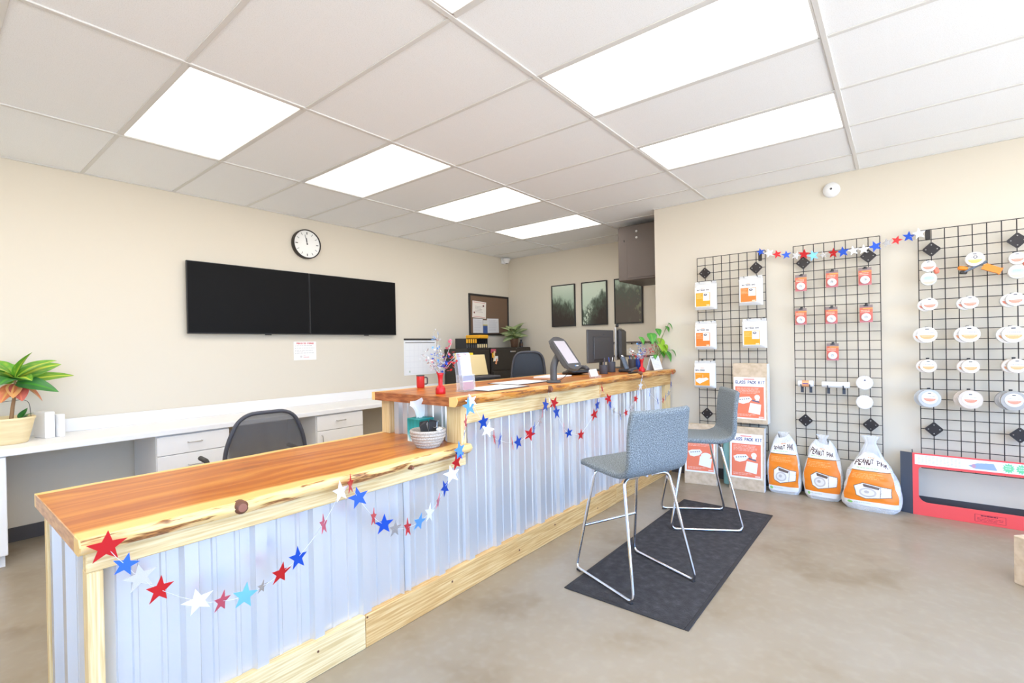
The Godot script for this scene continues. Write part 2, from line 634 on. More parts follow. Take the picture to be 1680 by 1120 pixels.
# a live-edge slab: rows 0..0.78 are the top from its back to its front edge, the rest is the rounded front edge
func slab_image(w: int, h: int, seed_: int, kind: int) -> Image:
	var im := Image.create_empty(w, h, false, Image.FORMAT_RGB8)
	var a := FastNoiseLite.new()
	a.seed = seed_; a.frequency = 1.0; a.fractal_octaves = 4
	var b := FastNoiseLite.new()
	b.seed = seed_ + 1; b.frequency = 1.0; b.fractal_octaves = 3
	var c := FastNoiseLite.new()
	c.seed = seed_ + 2; c.frequency = 1.0; c.fractal_octaves = 2
	var stretch := 1.0 if kind == 0 else 2.0
	var honey := rgb(190, 112, 36)
	var deep := rgb(160, 82, 24)
	var gold := rgb(206, 136, 54)
	var sap := rgb(238, 200, 126)
	var bark := rgb(112, 70, 42)
	var rust := rgb(196, 124, 66)
	var cream := rgb(238, 208, 154)
	var knots := []
	var r2 := RandomNumberGenerator.new()
	r2.seed = seed_
	for i in (9 if kind == 0 else 12): knots.append([r2.randf(), r2.randf_range(0.1, 0.65), r2.randf_range(0.5, 1.2)])
	for y in h:
		var v := float(y) / h
		for x in w:
			var u := float(x) / w
			var s := u * stretch
			var col: Color
			if v < 0.78:
				var t := v / 0.78
				var wob := a.get_noise_2d(s * 1.4, 3.0) * 0.05
				var bend := t + a.get_noise_2d(s * 1.1, t * 1.5) * 0.12
				var ring := b.get_noise_2d(s * 0.9, bend * 9.0)
				var fine := c.get_noise_2d(s * 5.0, bend * 90.0)
				col = honey.lerp(deep, clampf(ring * 1.3 + 0.15, 0, 0.85))
				col = col.lerp(gold, clampf(-ring * 1.5, 0, 0.8))
				col = col.lerp(deep, clampf(fine * 0.4, 0, 0.25))
				var edge := 0.86 if kind == 0 else 0.90
				col = col.lerp(sap, clampf((t - edge - wob) * 26.0, 0, 0.92))
				col = col.lerp(sap, clampf((0.055 + wob * 0.6 - t) * 60.0, 0, 0.9))
				for k in knots:
					var d := Vector2((u - k[0]) * 16.0 * stretch, (t - k[1]) * 22.0).length()
					if d < k[2]: col = col.lerp(bark, clampf((k[2] - d) * 0.9, 0, 0.55) * clampf(0.4 + fine * 2.0, 0, 1))
			else:
				var t := (v - 0.78) / 0.22
				var n1 := a.get_noise_2d(s * 5.0, 20.0 + t * 1.2)
				var n2 := b.get_noise_2d(s * 9.0 + 7.0, t * 3.5 + 40.0)
				var n3 := c.get_noise_2d(s * 40.0, t * 14.0)
				col = cream.lerp(sap, clampf(0.5 + n2, 0, 1)) if kind == 0 else gold.lerp(rust, clampf(0.35 + n2 * 1.2, 0, 1))
				col = col.lerp(rust, clampf(n1 * 2.2 - 0.1, 0, 0.75))
				col = col.lerp(bark, clampf((n1 + n2 * 0.6 - 0.16) * 5.0, 0, 0.85) * clampf(0.7 + n3, 0, 1))
				col = col.lerp(cream, clampf((-n1 - 0.15 + n3 * 0.3) * 2.0, 0, 0.5))
			im.set_pixel(x, y, col)
	return im

# ---------------------------------------------------------------- drawing flat print
func canvas(w: int, h: int, c: Color) -> Image:
	var im := Image.create_empty(w, h, false, Image.FORMAT_RGB8)
	im.fill(c)
	return im

func fill(im: Image, x0: float, y0: float, x1: float, y1: float, c: Color) -> void:      # in shares of the width and height
	var w := im.get_width()
	var h := im.get_height()
	im.fill_rect(Rect2i(roundi(x0 * w), roundi(y0 * h), maxi(1, roundi((x1 - x0) * w)), maxi(1, roundi((y1 - y0) * h))), c)

func poly(im: Image, pts: Array, c: Color) -> void:
	var w := im.get_width()
	var h := im.get_height()
	var p := PackedVector2Array()
	var lo := Vector2(1e9, 1e9)
	var hi := -lo
	for q in pts:
		var v := Vector2(q[0] * w, q[1] * h)
		p.append(v)
		lo = lo.min(v)
		hi = hi.max(v)
	for y in range(maxi(0, int(lo.y)), mini(h, int(hi.y) + 2)):
		for x in range(maxi(0, int(lo.x)), mini(w, int(hi.x) + 2)):
			if Geometry2D.is_point_in_polygon(Vector2(x + 0.5, y + 0.5), p): im.set_pixel(x, y, c)

func line(im: Image, pts: Array, width: float, c: Color) -> void:       # width in pixels
	var w := im.get_width()
	var h := im.get_height()
	for i in pts.size() - 1:
		var a := Vector2(pts[i][0] * w, pts[i][1] * h)
		var b := Vector2(pts[i + 1][0] * w, pts[i + 1][1] * h)
		var n := int(a.distance_to(b) * 2.0) + 1
		for k in n + 1:
			var p := a.lerp(b, float(k) / n) - Vector2(width, width) * 0.5
			im.fill_rect(Rect2i(roundi(p.x), roundi(p.y), maxi(1, roundi(width)), maxi(1, roundi(width))), c)

func oval(im: Image, cx: float, cy: float, rx: float, ry: float, c: Color) -> void:
	var pts := []
	for i in 28: pts.append([cx + rx * cos(TAU * i / 28), cy + ry * sin(TAU * i / 28)])
	poly(im, pts, c)

func greek(im: Image, x0: float, y0: float, x1: float, y1: float, rows: int, c: Color, seed_ := 1) -> void:      # rows of print too small to read
	var r := RandomNumberGenerator.new()
	r.seed = seed_
	for i in rows:
		var y := y0 + (y1 - y0) * i / rows
		var hgt := (y1 - y0) / rows * 0.42
		var x := x0
		var end := x0 + (x1 - x0) * r.randf_range(0.72, 1.0)
		while x < end:
			var word := minf(r.randf_range(0.04, 0.12) * (x1 - x0) * 1.4, end - x)
			fill(im, x, y, x + word, y + hgt, c)
			x += word + (x1 - x0) * 0.025

const LETTERS := {
	"A": [[0, 1, 0.5, 0, 1, 1], [0.2, 0.62, 0.8, 0.62]], "B": [[0, 0, 0, 1, 0.8, 1, 1, 0.78, 0.75, 0.5, 0, 0.5], [0, 0, 0.75, 0, 0.92, 0.25, 0.75, 0.5]],
	"C": [[1, 0.15, 0.7, 0, 0.3, 0, 0, 0.25, 0, 0.75, 0.3, 1, 0.7, 1, 1, 0.85]], "D": [[0, 0, 0, 1, 0.6, 1, 1, 0.7, 1, 0.3, 0.6, 0, 0, 0]],
	"E": [[1, 0, 0, 0, 0, 1, 1, 1], [0, 0.5, 0.75, 0.5]], "F": [[1, 0, 0, 0, 0, 1], [0, 0.5, 0.75, 0.5]],
	"G": [[1, 0.15, 0.7, 0, 0.3, 0, 0, 0.25, 0, 0.75, 0.3, 1, 0.75, 1, 1, 0.8, 1, 0.52, 0.6, 0.52]], "H": [[0, 0, 0, 1], [1, 0, 1, 1], [0, 0.5, 1, 0.5]],
	"I": [[0.5, 0, 0.5, 1]], "K": [[0, 0, 0, 1], [1, 0, 0, 0.58], [0.35, 0.42, 1, 1]], "L": [[0, 0, 0, 1, 1, 1]], "M": [[0, 1, 0, 0, 0.5, 0.6, 1, 0, 1, 1]],
	"N": [[0, 1, 0, 0, 1, 1, 1, 0]], "O": [[0.3, 0, 0.7, 0, 1, 0.28, 1, 0.72, 0.7, 1, 0.3, 1, 0, 0.72, 0, 0.28, 0.3, 0]], "P": [[0, 1, 0, 0, 0.75, 0, 1, 0.25, 0.75, 0.52, 0, 0.52]],
	"R": [[0, 1, 0, 0, 0.75, 0, 1, 0.25, 0.75, 0.5, 0, 0.5], [0.5, 0.5, 1, 1]], "S": [[1, 0.12, 0.7, 0, 0.3, 0, 0.02, 0.25, 0.3, 0.48, 0.7, 0.52, 0.98, 0.75, 0.7, 1, 0.3, 1, 0, 0.88]],
	"T": [[0, 0, 1, 0], [0.5, 0, 0.5, 1]], "U": [[0, 0, 0, 0.75, 0.3, 1, 0.7, 1, 1, 0.75, 1, 0]], "V": [[0, 0, 0.5, 1, 1, 0]], "X": [[0, 0, 1, 1], [1, 0, 0, 1]], "Y": [[0, 0, 0.5, 0.5, 1, 0], [0.5, 0.5, 0.5, 1]],
	"2": [[0, 0.2, 0.3, 0, 0.7, 0, 1, 0.25, 0, 1, 1, 1]], "1": [[0.25, 0.2, 0.55, 0, 0.55, 1]], "-": [[0.2, 0.5, 0.8, 0.5]],
}

func letters(im: Image, text: String, x0: float, y0: float, x1: float, y1: float, width: float, c: Color, slant := 0.0, wave := 0.0) -> void:
	var step := (x1 - x0) / text.length()
	for i in text.length():
		if not LETTERS.has(text[i]): continue
		for s in LETTERS[text[i]]:
			var pts := []
			for k in range(0, s.size(), 2):
				pts.append([x0 + step * (i + 0.12 + s[k] * 0.72 + slant * (1.0 - s[k + 1])), y0 + wave * sin(i * 2.3) + (y1 - y0) * s[k + 1]])
			line(im, pts, width, c)

# ---------------------------------------------------------------- the room
func slab(parent: Node3D, called: String, lo: Vector3, hi: Vector3, m: Material) -> MeshInstance3D:
	return part(parent, called, plain_box(hi - lo), m, (lo + hi) * 0.5)

func build_shell() -> void:
	var t := 0.14
	var w := structure("floor", "polished mottled concrete floor in beige and grey", "floor")
	slab(w, "slab", Vector3(XS - 0.3, -0.2, ZL - 0.3), Vector3(XB + 0.3, 0, ZS + 0.3), M.concrete)
	w = structure("wall_left", "cream painted wall behind the screens and long white desk", "wall")
	slab(w, "wall_panel", Vector3(XS - t, 0, ZL - t), Vector3(XB + t, CEIL + 0.5, ZL), M.wall_paint)
	w = structure("wall_back", "cream wall of the alcove behind three forest prints", "wall")
	slab(w, "wall_panel", Vector3(XB, 0, ZL), Vector3(XB + t, CEIL + 0.5, ZE + 0.14), M.wall_paint)
	w = structure("wall_right", "cream wall carrying the black wire grid panels", "wall")
	slab(w, "wall_panel", Vector3(XR, 0, ZE), Vector3(XR + t, CEIL + 0.5, ZS + t), M.wall_paint)
	slab(w, "return_panel", Vector3(XR + t, 0, ZE), Vector3(XB, CEIL + 0.5, ZE + 0.14), M.wall_paint)
	var st := new_st()
	var b := structure("baseboard_left", "charcoal rubber base strip along the wall under the white desk", "baseboard")
	slab(b, "strip", Vector3(XS, 0, ZL), Vector3(XB, 0.102, ZL + 0.008), M.rubber_base)
	b = structure("baseboard_right", "charcoal rubber base strip behind the packing peanut bags", "baseboard")
	slab(b, "strip", Vector3(XR - 0.008, 0, ZE), Vector3(XR, 0.102, ZS), M.rubber_base)
	b = structure("baseboard_back", "charcoal rubber base strip under the three forest prints", "baseboard")
	slab(b, "strip", Vector3(XB - 0.008, 0, ZL + 0.01), Vector3(XB, 0.102, ZE), M.rubber_base)

# lay-in ceiling: rows of 1.22 m along z, columns of 0.61 m along x
func build_ceiling() -> void:
	var c := structure("ceiling", "white lay-in ceiling of textured tiles in a metal grid", "ceiling")
	slab(c, "deck", Vector3(XS - 0.2, CEIL + 0.3, ZL - 0.2), Vector3(XB + 0.2, CEIL + 0.5, ZS + 0.2), M.tile)
	var rows := [ZL]
	for i in 7: if i * 1.2192 < ZS: rows.append(i * 1.2192)
	rows.append(ZS)
	var cols := [XS]
	for i in range(-6, 9): cols.append(i * 0.6096)
	cols.append(XB)
	var lit := {}
	for j in [0, 2, 4]:
		for i in [-6, -4, -2, 0, 2, 4, 6]:
			if j == 0 and i == -6: continue
			if i == 6 and j > 0: continue
			lit[Vector2i(i, j)] = true
	for j in rows.size() - 1:
		for i in cols.size() - 1:
			var x0: float = cols[i]
			var x1: float = cols[i + 1]
			var z0: float = rows[j]
			var z1: float = rows[j + 1]
			if z0 >= ZE and x0 >= XR: continue
			if z0 >= ZE - 0.2 and x1 > XR: x1 = XR
			var key := Vector2i(roundi(x0 / 0.6096), roundi(z0 / 1.2192))
			if i > 0 and j > 0 and lit.has(key): continue
			if x1 - x0 < 0.03 or z1 - z0 < 0.03: continue
			part(c, "ceiling_tile", bevel_box(Vector3(x1 - x0 - 0.006, 0.016, z1 - z0 - 0.006), 0.003), M.tile, Vector3((x0 + x1) / 2, CEIL + 0.014, (z0 + z1) / 2))
	for j in range(1, rows.size() - 1):
		var xe: float = XB if rows[j] < ZE else XR
		part(c, "main_tee", bevel_box(Vector3(xe - XS, 0.008, 0.024), 0.0015), M.tee, Vector3((xe + XS) / 2, CEIL + 0.002, rows[j]))
	for j in rows.size() - 1:
		for i in range(1, cols.size() - 1):
			var z0: float = rows[j]
			var z1: float = rows[j + 1]
			if cols[i] > XR - 0.02:
				if z0 >= ZE: continue
				z1 = minf(z1, ZE)
			part(c, "cross_tee", bevel_box(Vector3(0.024, 0.006, z1 - z0 - 0.024), 0.0015), M.tee, Vector3(cols[i], CEIL + 0.003, (z0 + z1) / 2))
	# wall angle
	for s in [[Vector3(XS, 0, ZL), Vector3(XB, 0, ZL + 0.02)], [Vector3(XB - 0.02, 0, ZL + 0.02), Vector3(XB, 0, ZE)], [Vector3(XR - 0.02, 0, ZE), Vector3(XR, 0, ZS)]]:
		slab(c, "wall_angle", s[0] + Vector3(0, CEIL - 0.001, 0), s[1] + Vector3(0, CEIL + 0.005, 0), M.tee)
	var where := {0: "above the aisle beside the screens", 2: "above the reception counter", 4: "by the storefront glass"}
	var nth := ["over the equipment cabinet alcove", "second from the alcove end", "third from the alcove end", "fourth from the alcove end", "fifth from the alcove end", "sixth from the alcove end", "seventh from the alcove end"]
	for key in lit:
		var at := Vector3((key.x + 0.5) * 0.6096, CEIL, (key.y + 0.5) * 1.2192)
		var o := thing("ceiling_light", "white glowing flat light panel %s, %s" % [where[key.y], nth[(6 - key.x) / 2]], "ceiling light", at, 0.0, "flat light panels " + where[key.y])
		var st := new_st()
		for sx in [-1, 1]: add_box(st, Vector3(sx * 0.2885, 0.008, 0), Vector3(0.012, 0.016, 1.185))
		for sz in [-1, 1]: add_box(st, Vector3(0, 0.008, sz * 0.5935), Vector3(0.589, 0.016, 0.012))
		part(o, "frame", done(st), M.tee)
		part(o, "diffuser", plain_box(Vector3(0.565, 0.004, 1.175)), M.panel_glow, Vector3(0, 0.008, 0))
		var l := AreaLight3D.new()
		l.name = "panel_lamp"
		l.area_size = Vector2(0.56, 1.17)
		l.light_energy = PANEL_ENERGY
		l.light_color = PANEL_COLOR
		l.shadow_enabled = true
		l.area_range = 14.0
		l.area_attenuation = 2.0
		o.add_child(l)
		l.position = Vector3(0, -0.006, 0)
		l.rotation.x = -PI / 2

# glazed front behind the camera and a glazed side: the daylight comes through these openings
func build_storefront() -> void:
	var t := 0.14
	var w := structure("wall_front", "cream wall round the storefront glazing opposite the screens", "wall")
	var sill := 0.15
	var head := 2.5
	var x0 := XS + 0.35
	var x1 := XR - 0.75
	slab(w, "wall_below", Vector3(XS - t, 0, ZS), Vector3(XR + t, sill, ZS + t), M.wall_paint)
	slab(w, "wall_above", Vector3(XS - t, head, ZS), Vector3(XR + t, CEIL + 0.5, ZS + t), M.wall_paint)
	slab(w, "wall_end", Vector3(XS - t, sill, ZS), Vector3(x0, head, ZS + t), M.wall_paint)
	slab(w, "wall_end", Vector3(x1, sill, ZS), Vector3(XR + t, head, ZS + t), M.wall_paint)
	glazing("window_1", "aluminium framed storefront glazing facing the reception counter", Vector3(x0, sill, ZS + 0.07), Vector3(x1, head, ZS + 0.07), 5)
	w = structure("wall_side", "cream wall round the glazed entrance side", "wall")
	var z0 := 3.9
	var z1 := ZS - 0.5
	slab(w, "wall_below", Vector3(XS - t, 0, ZL), Vector3(XS, sill, ZS), M.wall_paint)
	slab(w, "wall_above", Vector3(XS - t, head, ZL), Vector3(XS, CEIL + 0.5, ZS), M.wall_paint)
	slab(w, "wall_end", Vector3(XS - t, sill, ZL), Vector3(XS, head, z0), M.wall_paint)
	slab(w, "wall_end", Vector3(XS - t, sill, z1), Vector3(XS, head, ZS), M.wall_paint)
	glazing("window_2", "aluminium framed glazing of the entrance side", Vector3(XS - 0.07, sill, z0), Vector3(XS - 0.07, head, z1), 2)

func glazing(called: String, label: String, lo: Vector3, hi: Vector3, bays: int) -> void:
	var o := structure(called, label, "window")
	var d := Vector3(hi.x - lo.x, 0, hi.z - lo.z)
	var along := d.normalized()
	var turn := Basis(along, Vector3.UP, along.cross(Vector3.UP))
	var h := hi.y - lo.y
	for i in bays + 1:
		var p := lo + d * (float(i) / bays)
		var q := part(o, "mullion", bevel_box(Vector3(0.05, h, 0.1), 0.003), M.steel, p + Vector3(0, h / 2, 0))
		q.basis = turn
	for y in [0.0, h]:
		var q := part(o, "rail", bevel_box(Vector3(d.length(), 0.05, 0.1), 0.003), M.steel, lo + d * 0.5 + Vector3(0, y, 0))
		q.basis = turn
	for i in bays:
		var q := part(o, "pane", plain_box(Vector3(d.length() / bays - 0.05, h - 0.05, 0.008)), M.window_glass, lo + d * ((i + 0.5) / bays) + Vector3(0, h / 2, 0))
		q.basis = turn

# ---------------------------------------------------------------- white desk along the long wall
func build_desk() -> void:
	var x0 := -1.9
	var x1 := 3.775
	var zf := -0.445
	var d := thing("desk_worktop", "long white laminate worktop with upstand along the cream wall", "worktop")
	part(d, "top", bevel_box(Vector3(x1 - x0, 0.042, zf - ZL - 0.004), 0.004), M.laminate, Vector3((x0 + x1) / 2, DESK - 0.021, (zf + ZL) / 2 + 0.002))
	part(d, "upstand", bevel_box(Vector3(x1 - x0, 0.10, 0.02), 0.003), M.laminate, Vector3((x0 + x1) / 2, DESK + 0.05, ZL + 0.014))
	var h := DESK - 0.042
	var p := thing("desk_pedestal", "white laminate desk end cabinet beside the potted croton", "cabinet", Vector3(-0.77, 0, 0))
	part(p, "carcass", bevel_box(Vector3(0.55, h - 0.08, 0.56), 0.003), M.laminate, Vector3(0, 0.08 + (h - 0.08) / 2, -0.75))
	part(p, "plinth", plain_box(Vector3(0.53, 0.08, 0.50)), M.laminate, Vector3(0, 0.04, -0.77))
	part(p, "door", bevel_box(Vector3(0.545, h - 0.09, 0.018), 0.003), M.laminate, Vector3(0, 0.085 + (h - 0.09) / 2, -0.461))
	drawer_unit(0.29, 0.80, false, "white drawer unit under the desk behind the grey mesh chair")
	drawer_unit(1.574, 2.088, true, "white drawer and door unit under the desk nearest the tall counter")
	drawer_unit(3.3, 3.8, false, "white drawer unit under the desk by the filing cabinet")

func drawer_unit(x0: float, x1: float, with_door: bool, label: String) -> void:
	var h := DESK - 0.042
	var w := x1 - x0
	var o := thing("drawer_unit", label, "cabinet", Vector3((x0 + x1) / 2, 0, 0), 0.0, "white units under the desk")
	part(o, "carcass", bevel_box(Vector3(w, h - 0.09, 0.56), 0.002), M.laminate, Vector3(0, 0.09 + (h - 0.09) / 2, -0.76))
	part(o, "plinth", plain_box(Vector3(w - 0.02, 0.09, 0.48)), M.laminate, Vector3(0, 0.045, -0.79))
	var ys := [[h - 0.012, h - 0.155], [h - 0.160, 0.10]] if with_door else [[h - 0.012, h - 0.155], [h - 0.160, h - 0.36], [h - 0.365, 0.10]]
	for i in ys.size():
		var y1: float = ys[i][0]
		var y0: float = ys[i][1]
		var door: bool = with_door and i == 1
		var f := part(o, "door" if door else "drawer", bevel_box(Vector3(w - 0.006, y1 - y0, 0.018), 0.002), M.laminate, Vector3(0, (y0 + y1) / 2, -0.469))
		var pull: Array
		if door:
			pull = [Vector3(-w / 2 + 0.05, (y1 - y0) / 2 - 0.04, 0.009), Vector3(-w / 2 + 0.05, (y1 - y0) / 2 - 0.04, 0.035), Vector3(-w / 2 + 0.05, (y1 - y0) / 2 - 0.14, 0.035), Vector3(-w / 2 + 0.05, (y1 - y0) / 2 - 0.14, 0.009)]
		else:
			pull = [Vector3(-0.048, 0.01, 0.009), Vector3(-0.048, 0.01, 0.032), Vector3(0.048, 0.01, 0.032), Vector3(0.048, 0.01, 0.009)]
		part(f, "handle", tube(arc(pull, 0.012, 4), 0.0045, 8), M.steel)

# ---------------------------------------------------------------- reception counter
# ribbed roofing sheet: u runs along the sheet, w is its relief
func rib_profile(from: float, to: float, origin: float) -> Array:
	var out := [Vector2(from, 0)]
	var pitch := 0.2286
	var k := int(floor((from - origin) / pitch)) - 1
	while true:
		var c := origin + pitch * k
		if c - 0.05 > to: break
		var bits := [[-0.031, 0.0], [-0.021, 0.024], [0.021, 0.024], [0.031, 0.0]]
		for m in [0.0762, 0.1524]:
			bits.append_array([[m - 0.010, 0.0], [m - 0.006, 0.006], [m + 0.006, 0.006], [m + 0.010, 0.0]])
		for b in bits:
			var u: float = c + b[0]
			if u > from + 0.001 and u < to - 0.001: out.append(Vector2(u, b[1]))
		k += 1
	out.append(Vector2(to, 0))
	return out

func ribbed_sheet(from: float, to: float, y0: float, y1: float, origin := -0.28) -> ArrayMesh:
	var st := new_st()
	var p := rib_profile(from, to, origin)
	for i in p.size() - 1:
		var a: Vector2 = p[i]
		var b: Vector2 = p[i + 1]
		quad(st, Vector3(a.x, y0, a.y), Vector3(b.x, y0, b.y), Vector3(b.x, y1, b.y), Vector3(a.x, y1, a.y))
		quad(st, Vector3(a.x, y1, a.y), Vector3(b.x, y1, b.y), Vector3(b.x, y1, -0.002), Vector3(a.x, y1, -0.002))
		quad(st, Vector3(b.x, y0, b.y), Vector3(a.x, y0, a.y), Vector3(a.x, y0, -0.002), Vector3(b.x, y0, -0.002))
	var e0: Vector2 = p[0]
	var e1: Vector2 = p[-1]
	quad(st, Vector3(e1.x, y0, -0.002), Vector3(e0.x, y0, -0.002), Vector3(e0.x, y1, -0.002), Vector3(e1.x, y1, -0.002))
	return done(st)

func board(parent: Node3D, called: String, lo: Vector3, hi: Vector3, m: Material, r := 0.003) -> MeshInstance3D:
	return part(parent, called, bevel_box(hi - lo, r), m, (lo + hi) * 0.5)

func build_counter() -> void:
	var c := thing("reception_counter", "two level reception counter clad in ribbed galvanised sheet with pine trim", "counter")
	var zf := 2.010          # face of the sheet
	# carcasses behind the cladding
	board(c, "carcass", Vector3(-0.535, 0, 1.375), Vector3(1.03, LOW - 0.05, zf - 0.004), M.pine)
	board(c, "carcass", Vector3(1.045, 0, 1.375), Vector3(4.06, TALL - 0.05, zf - 0.004), M.pine)
	# sheets
	for s in [[-0.515, 0.634, 0.14, 0.70], [0.636, 1.034, 0.14, 0.70], [1.036, 2.0, 0.14, 0.92], [2.002, 2.96, 0.14, 0.92], [2.962, 3.93, 0.14, 0.92]]:
		part(c, "ribbed_sheet", ribbed_sheet(s[0], s[1], s[2], s[3]), M.sheet_metal, Vector3(0, 0, zf))
	# the ends: sheets that face along -x, so their u runs along z
	var e := part(c, "ribbed_sheet", ribbed_sheet(1.395, 2.005, 0.0, LOW - 0.05, 1.53), M.sheet_metal, Vector3(-0.537, 0, 0))
	e.rotation.y = -PI / 2
	e = part(c, "ribbed_sheet", ribbed_sheet(1.42, 1.94, LOW - 0.02, TALL - 0.05, 1.475), M.sheet_metal, Vector3(1.043, 0, 0))
	e.rotation.y = -PI / 2
	# trim
	board(c, "corner_post", Vector3(-0.554, 0, 1.99), Vector3(-0.516, 0.689, 2.050), M.pine_post)
	board(c, "corner_post", Vector3(-0.556, 0, 1.36), Vector3(-0.536, LOW - 0.05, 1.40), M.pine_post)
	board(c, "corner_post", Vector3(1.005, LOW - 0.002, 1.935), Vector3(1.046, TALL - 0.05, 2.05), M.pine_post)
	board(c, "corner_post", Vector3(1.005, LOW - 0.002, 1.345), Vector3(1.046, TALL - 0.05, 1.42), M.pine_post)
	board(c, "corner_post", Vector3(3.93, 0.146, zf - 0.02), Vector3(4.06, 0.912, 2.05), M.pine_post)
	board(c, "apron_board", Vector3(-0.556, 0.690, zf), Vector3(1.036, LOW - 0.05, 2.052), M.pine)
	board(c, "apron_board", Vector3(1.036, 0.912, zf), Vector3(2.55, TALL - 0.05, 2.052), M.pine)
	board(c, "apron_board", Vector3(2.551, 0.912, zf), Vector3(4.07, TALL - 0.05, 2.052), M.pine_dark)
	board(c, "kick_board", Vector3(-0.5155, 0, zf), Vector3(0.386, 0.146, 2.046), M.pine)
	board(c, "kick_board", Vector3(0.388, 0, zf), Vector3(2.82, 0.146, 2.046), M.pine_dark)
	board(c, "kick_board", Vector3(2.822, 0, zf), Vector3(4.07, 0.146, 2.046), M.pine_dark)
	# knots in the boards
	for k in [[0.16, 0.10, 0.005], [-0.08, 0.05, 0.004], [0.395, 0.135, 0.005], [0.92, 0.09, 0.006], [1.5, 0.06, 0.006], [1.9, 0.10, 0.006], [2.5, 0.05, 0.006], [3.1, 0.08, 0.006]]:
		part(c, "knot", disc(k[2], 0.002, 12, 0.0005), M.knot, Vector3(k[0], k[1], 2.0465))
	var low := live_edge("counter_slab_low", "low live edge cedar slab topping the near half of the counter", -0.575, 1.05, 1.33, 2.092, LOW, M.slab_low, 5)
	slab_end(low, -0.575, 1.33, 2.085, LOW, M.end_grain_pale)
	var tall := live_edge("counter_slab_tall", "raised live edge cedar slab topping the tall half of the counter", 0.945, 4.075, 1.335, 2.088, TALL, M.slab_tall, 9)
	slab_end(tall, 0.945, 1.335, 2.08, TALL, M.end_grain)
	big_knot(low, hit(394, 831, 2, 2.095), 0.024, 5, 2.092)
	big_knot(low, hit(676, 767, 2, 2.095), 0.011, 5, 2.092)
	big_knot(tall, hit(904, 638, 2, 2.09), 0.024, 9, 2.088)
	big_knot(tall, hit(1051, 612, 2, 2.09), 0.018, 9, 2.088)

func edge_noise(seed_: int) -> FastNoiseLite:
	var n := FastNoiseLite.new()
	n.seed = seed_
	n.frequency = 1.3
	n.fractal_octaves = 3
	return n

func edge_at(n: FastNoiseLite, x: float, zf: float) -> float:
	return zf + n.get_noise_1d(x * 1.0) * 0.035 + n.get_noise_1d(x * 5.0 + 40.0) * 0.008

func live_edge(called: String, label: String, x0: float, x1: float, zb: float, zf: float, top: float, m: Material, seed_: int) -> Node3D:
	var o := thing(called, label, "counter top")
	var t := 0.05
	var n := edge_noise(seed_)
	var segs := 72
	var st := new_st()
	var rows := []
	for i in segs + 1:
		var x := x0 + (x1 - x0) * i / segs
		var f := edge_at(n, x, zf)
		var bulge := 0.006 + n.get_noise_1d(x * 3.0 + 90.0) * 0.012
		var b := zb + n.get_noise_1d(x * 1.2 + 200.0) * 0.012
		rows.append([
			[Vector3(x, top - t, b), 0.0], [Vector3(x, top - 0.004, b), 0.0], [Vector3(x, top, b + 0.005), 0.006],
			[Vector3(x, top, (b + f) * 0.5), 0.39], [Vector3(x, top, f - 0.006), 0.775], [Vector3(x, top - 0.005, f), 0.80],
			[Vector3(x, top - t * 0.4, f + bulge), 0.88], [Vector3(x, top - t * 0.75, f + bulge * 0.4 - 0.004), 0.95], [Vector3(x, top - t, f - 0.016), 1.0], [Vector3(x, top - t, b), 1.0]])
	for k in 9:
		st.set_smooth_group(3 if k in [5, 6, 7] else (4 if k in [2, 3] else -1))
		for i in segs:
			var a: Array = rows[i][k]
			var b: Array = rows[i + 1][k]
			var c: Array = rows[i + 1][k + 1]
			var d: Array = rows[i][k + 1]
			var u0 := float(i) / segs
			var u1 := float(i + 1) / segs
			uv_quad(st, [d[0], c[0], b[0], a[0]], [Vector2(u0, d[1]), Vector2(u1, c[1]), Vector2(u1, b[1]), Vector2(u0, a[1])])
	st.set_smooth_group(-1)
	st.set_uv(Vector2(0.99, 0.4))
	for k in range(1, 8): tri(st, rows[segs][0][0], rows[segs][k + 1][0], rows[segs][k][0])
	part(o, "slab", done(st), m)
	o.set_meta("edge", rows[0].map(func(r): return r[0]))
	return o

func slab_end(o: Node3D, x: float, zb: float, zf: float, top: float, m: Material) -> void:
	var e: Array = o.get_meta("edge")
	o.remove_meta("edge")
	var t := 0.05
	var band := zf - 0.055
	var st := new_st()
	add_box(st, Vector3(x - 0.001, top - t * 0.5, (e[0].z + 0.03 + band) / 2), Vector3(0.004, t - 0.002, band - e[0].z - 0.03))
	part(o, "end_grain", done(st), m)
	part(o, "sapwood_end", plain_box(Vector3(0.004, t - 0.002, 0.03)), M.sapwood, Vector3(x - 0.001, top - t * 0.5, e[0].z + 0.015))
	st = new_st()
	var outline := PackedVector2Array()
	for k in range(4, 9): outline.append(Vector2(-e[k].z, e[k].y))
	outline.append(Vector2(-band, top - t))
	outline.append(Vector2(-band, top))
	add_prism(st, outline, 0.004, Transform3D(Basis(Vector3.UP, PI / 2), Vector3(x - 0.001, 0, 0)))
	part(o, "sapwood_end", done(st), M.sapwood)

func big_knot(o: Node3D, at: Vector3, r: float, seed_: int, zf: float) -> void:
	var st := new_st()
	add_lathe(st, [Vector2(r, -0.02), Vector2(r * 0.98, 0.004), Vector2(r * 0.7, 0.010), Vector2(0, 0.012)], 16, Transform3D(Basis(Vector3.RIGHT, PI / 2), Vector3.ZERO))
	var k := part(o, "knot", done(st), M.knot, Vector3(at.x, at.y, edge_at(edge_noise(seed_), at.x, zf) + 0.004))
	part(k, "heart", disc(r * 0.62, 0.003, 14, 0.001), M.knot_heart, Vector3(0, 0, 0.0125))

# ---------------------------------------------------------------- wire grid panels on the shop wall
const GRID := 0.0762
var panel_z := [2.352, 3.1847, 4.0308]
const PANEL_TOP := 2.163

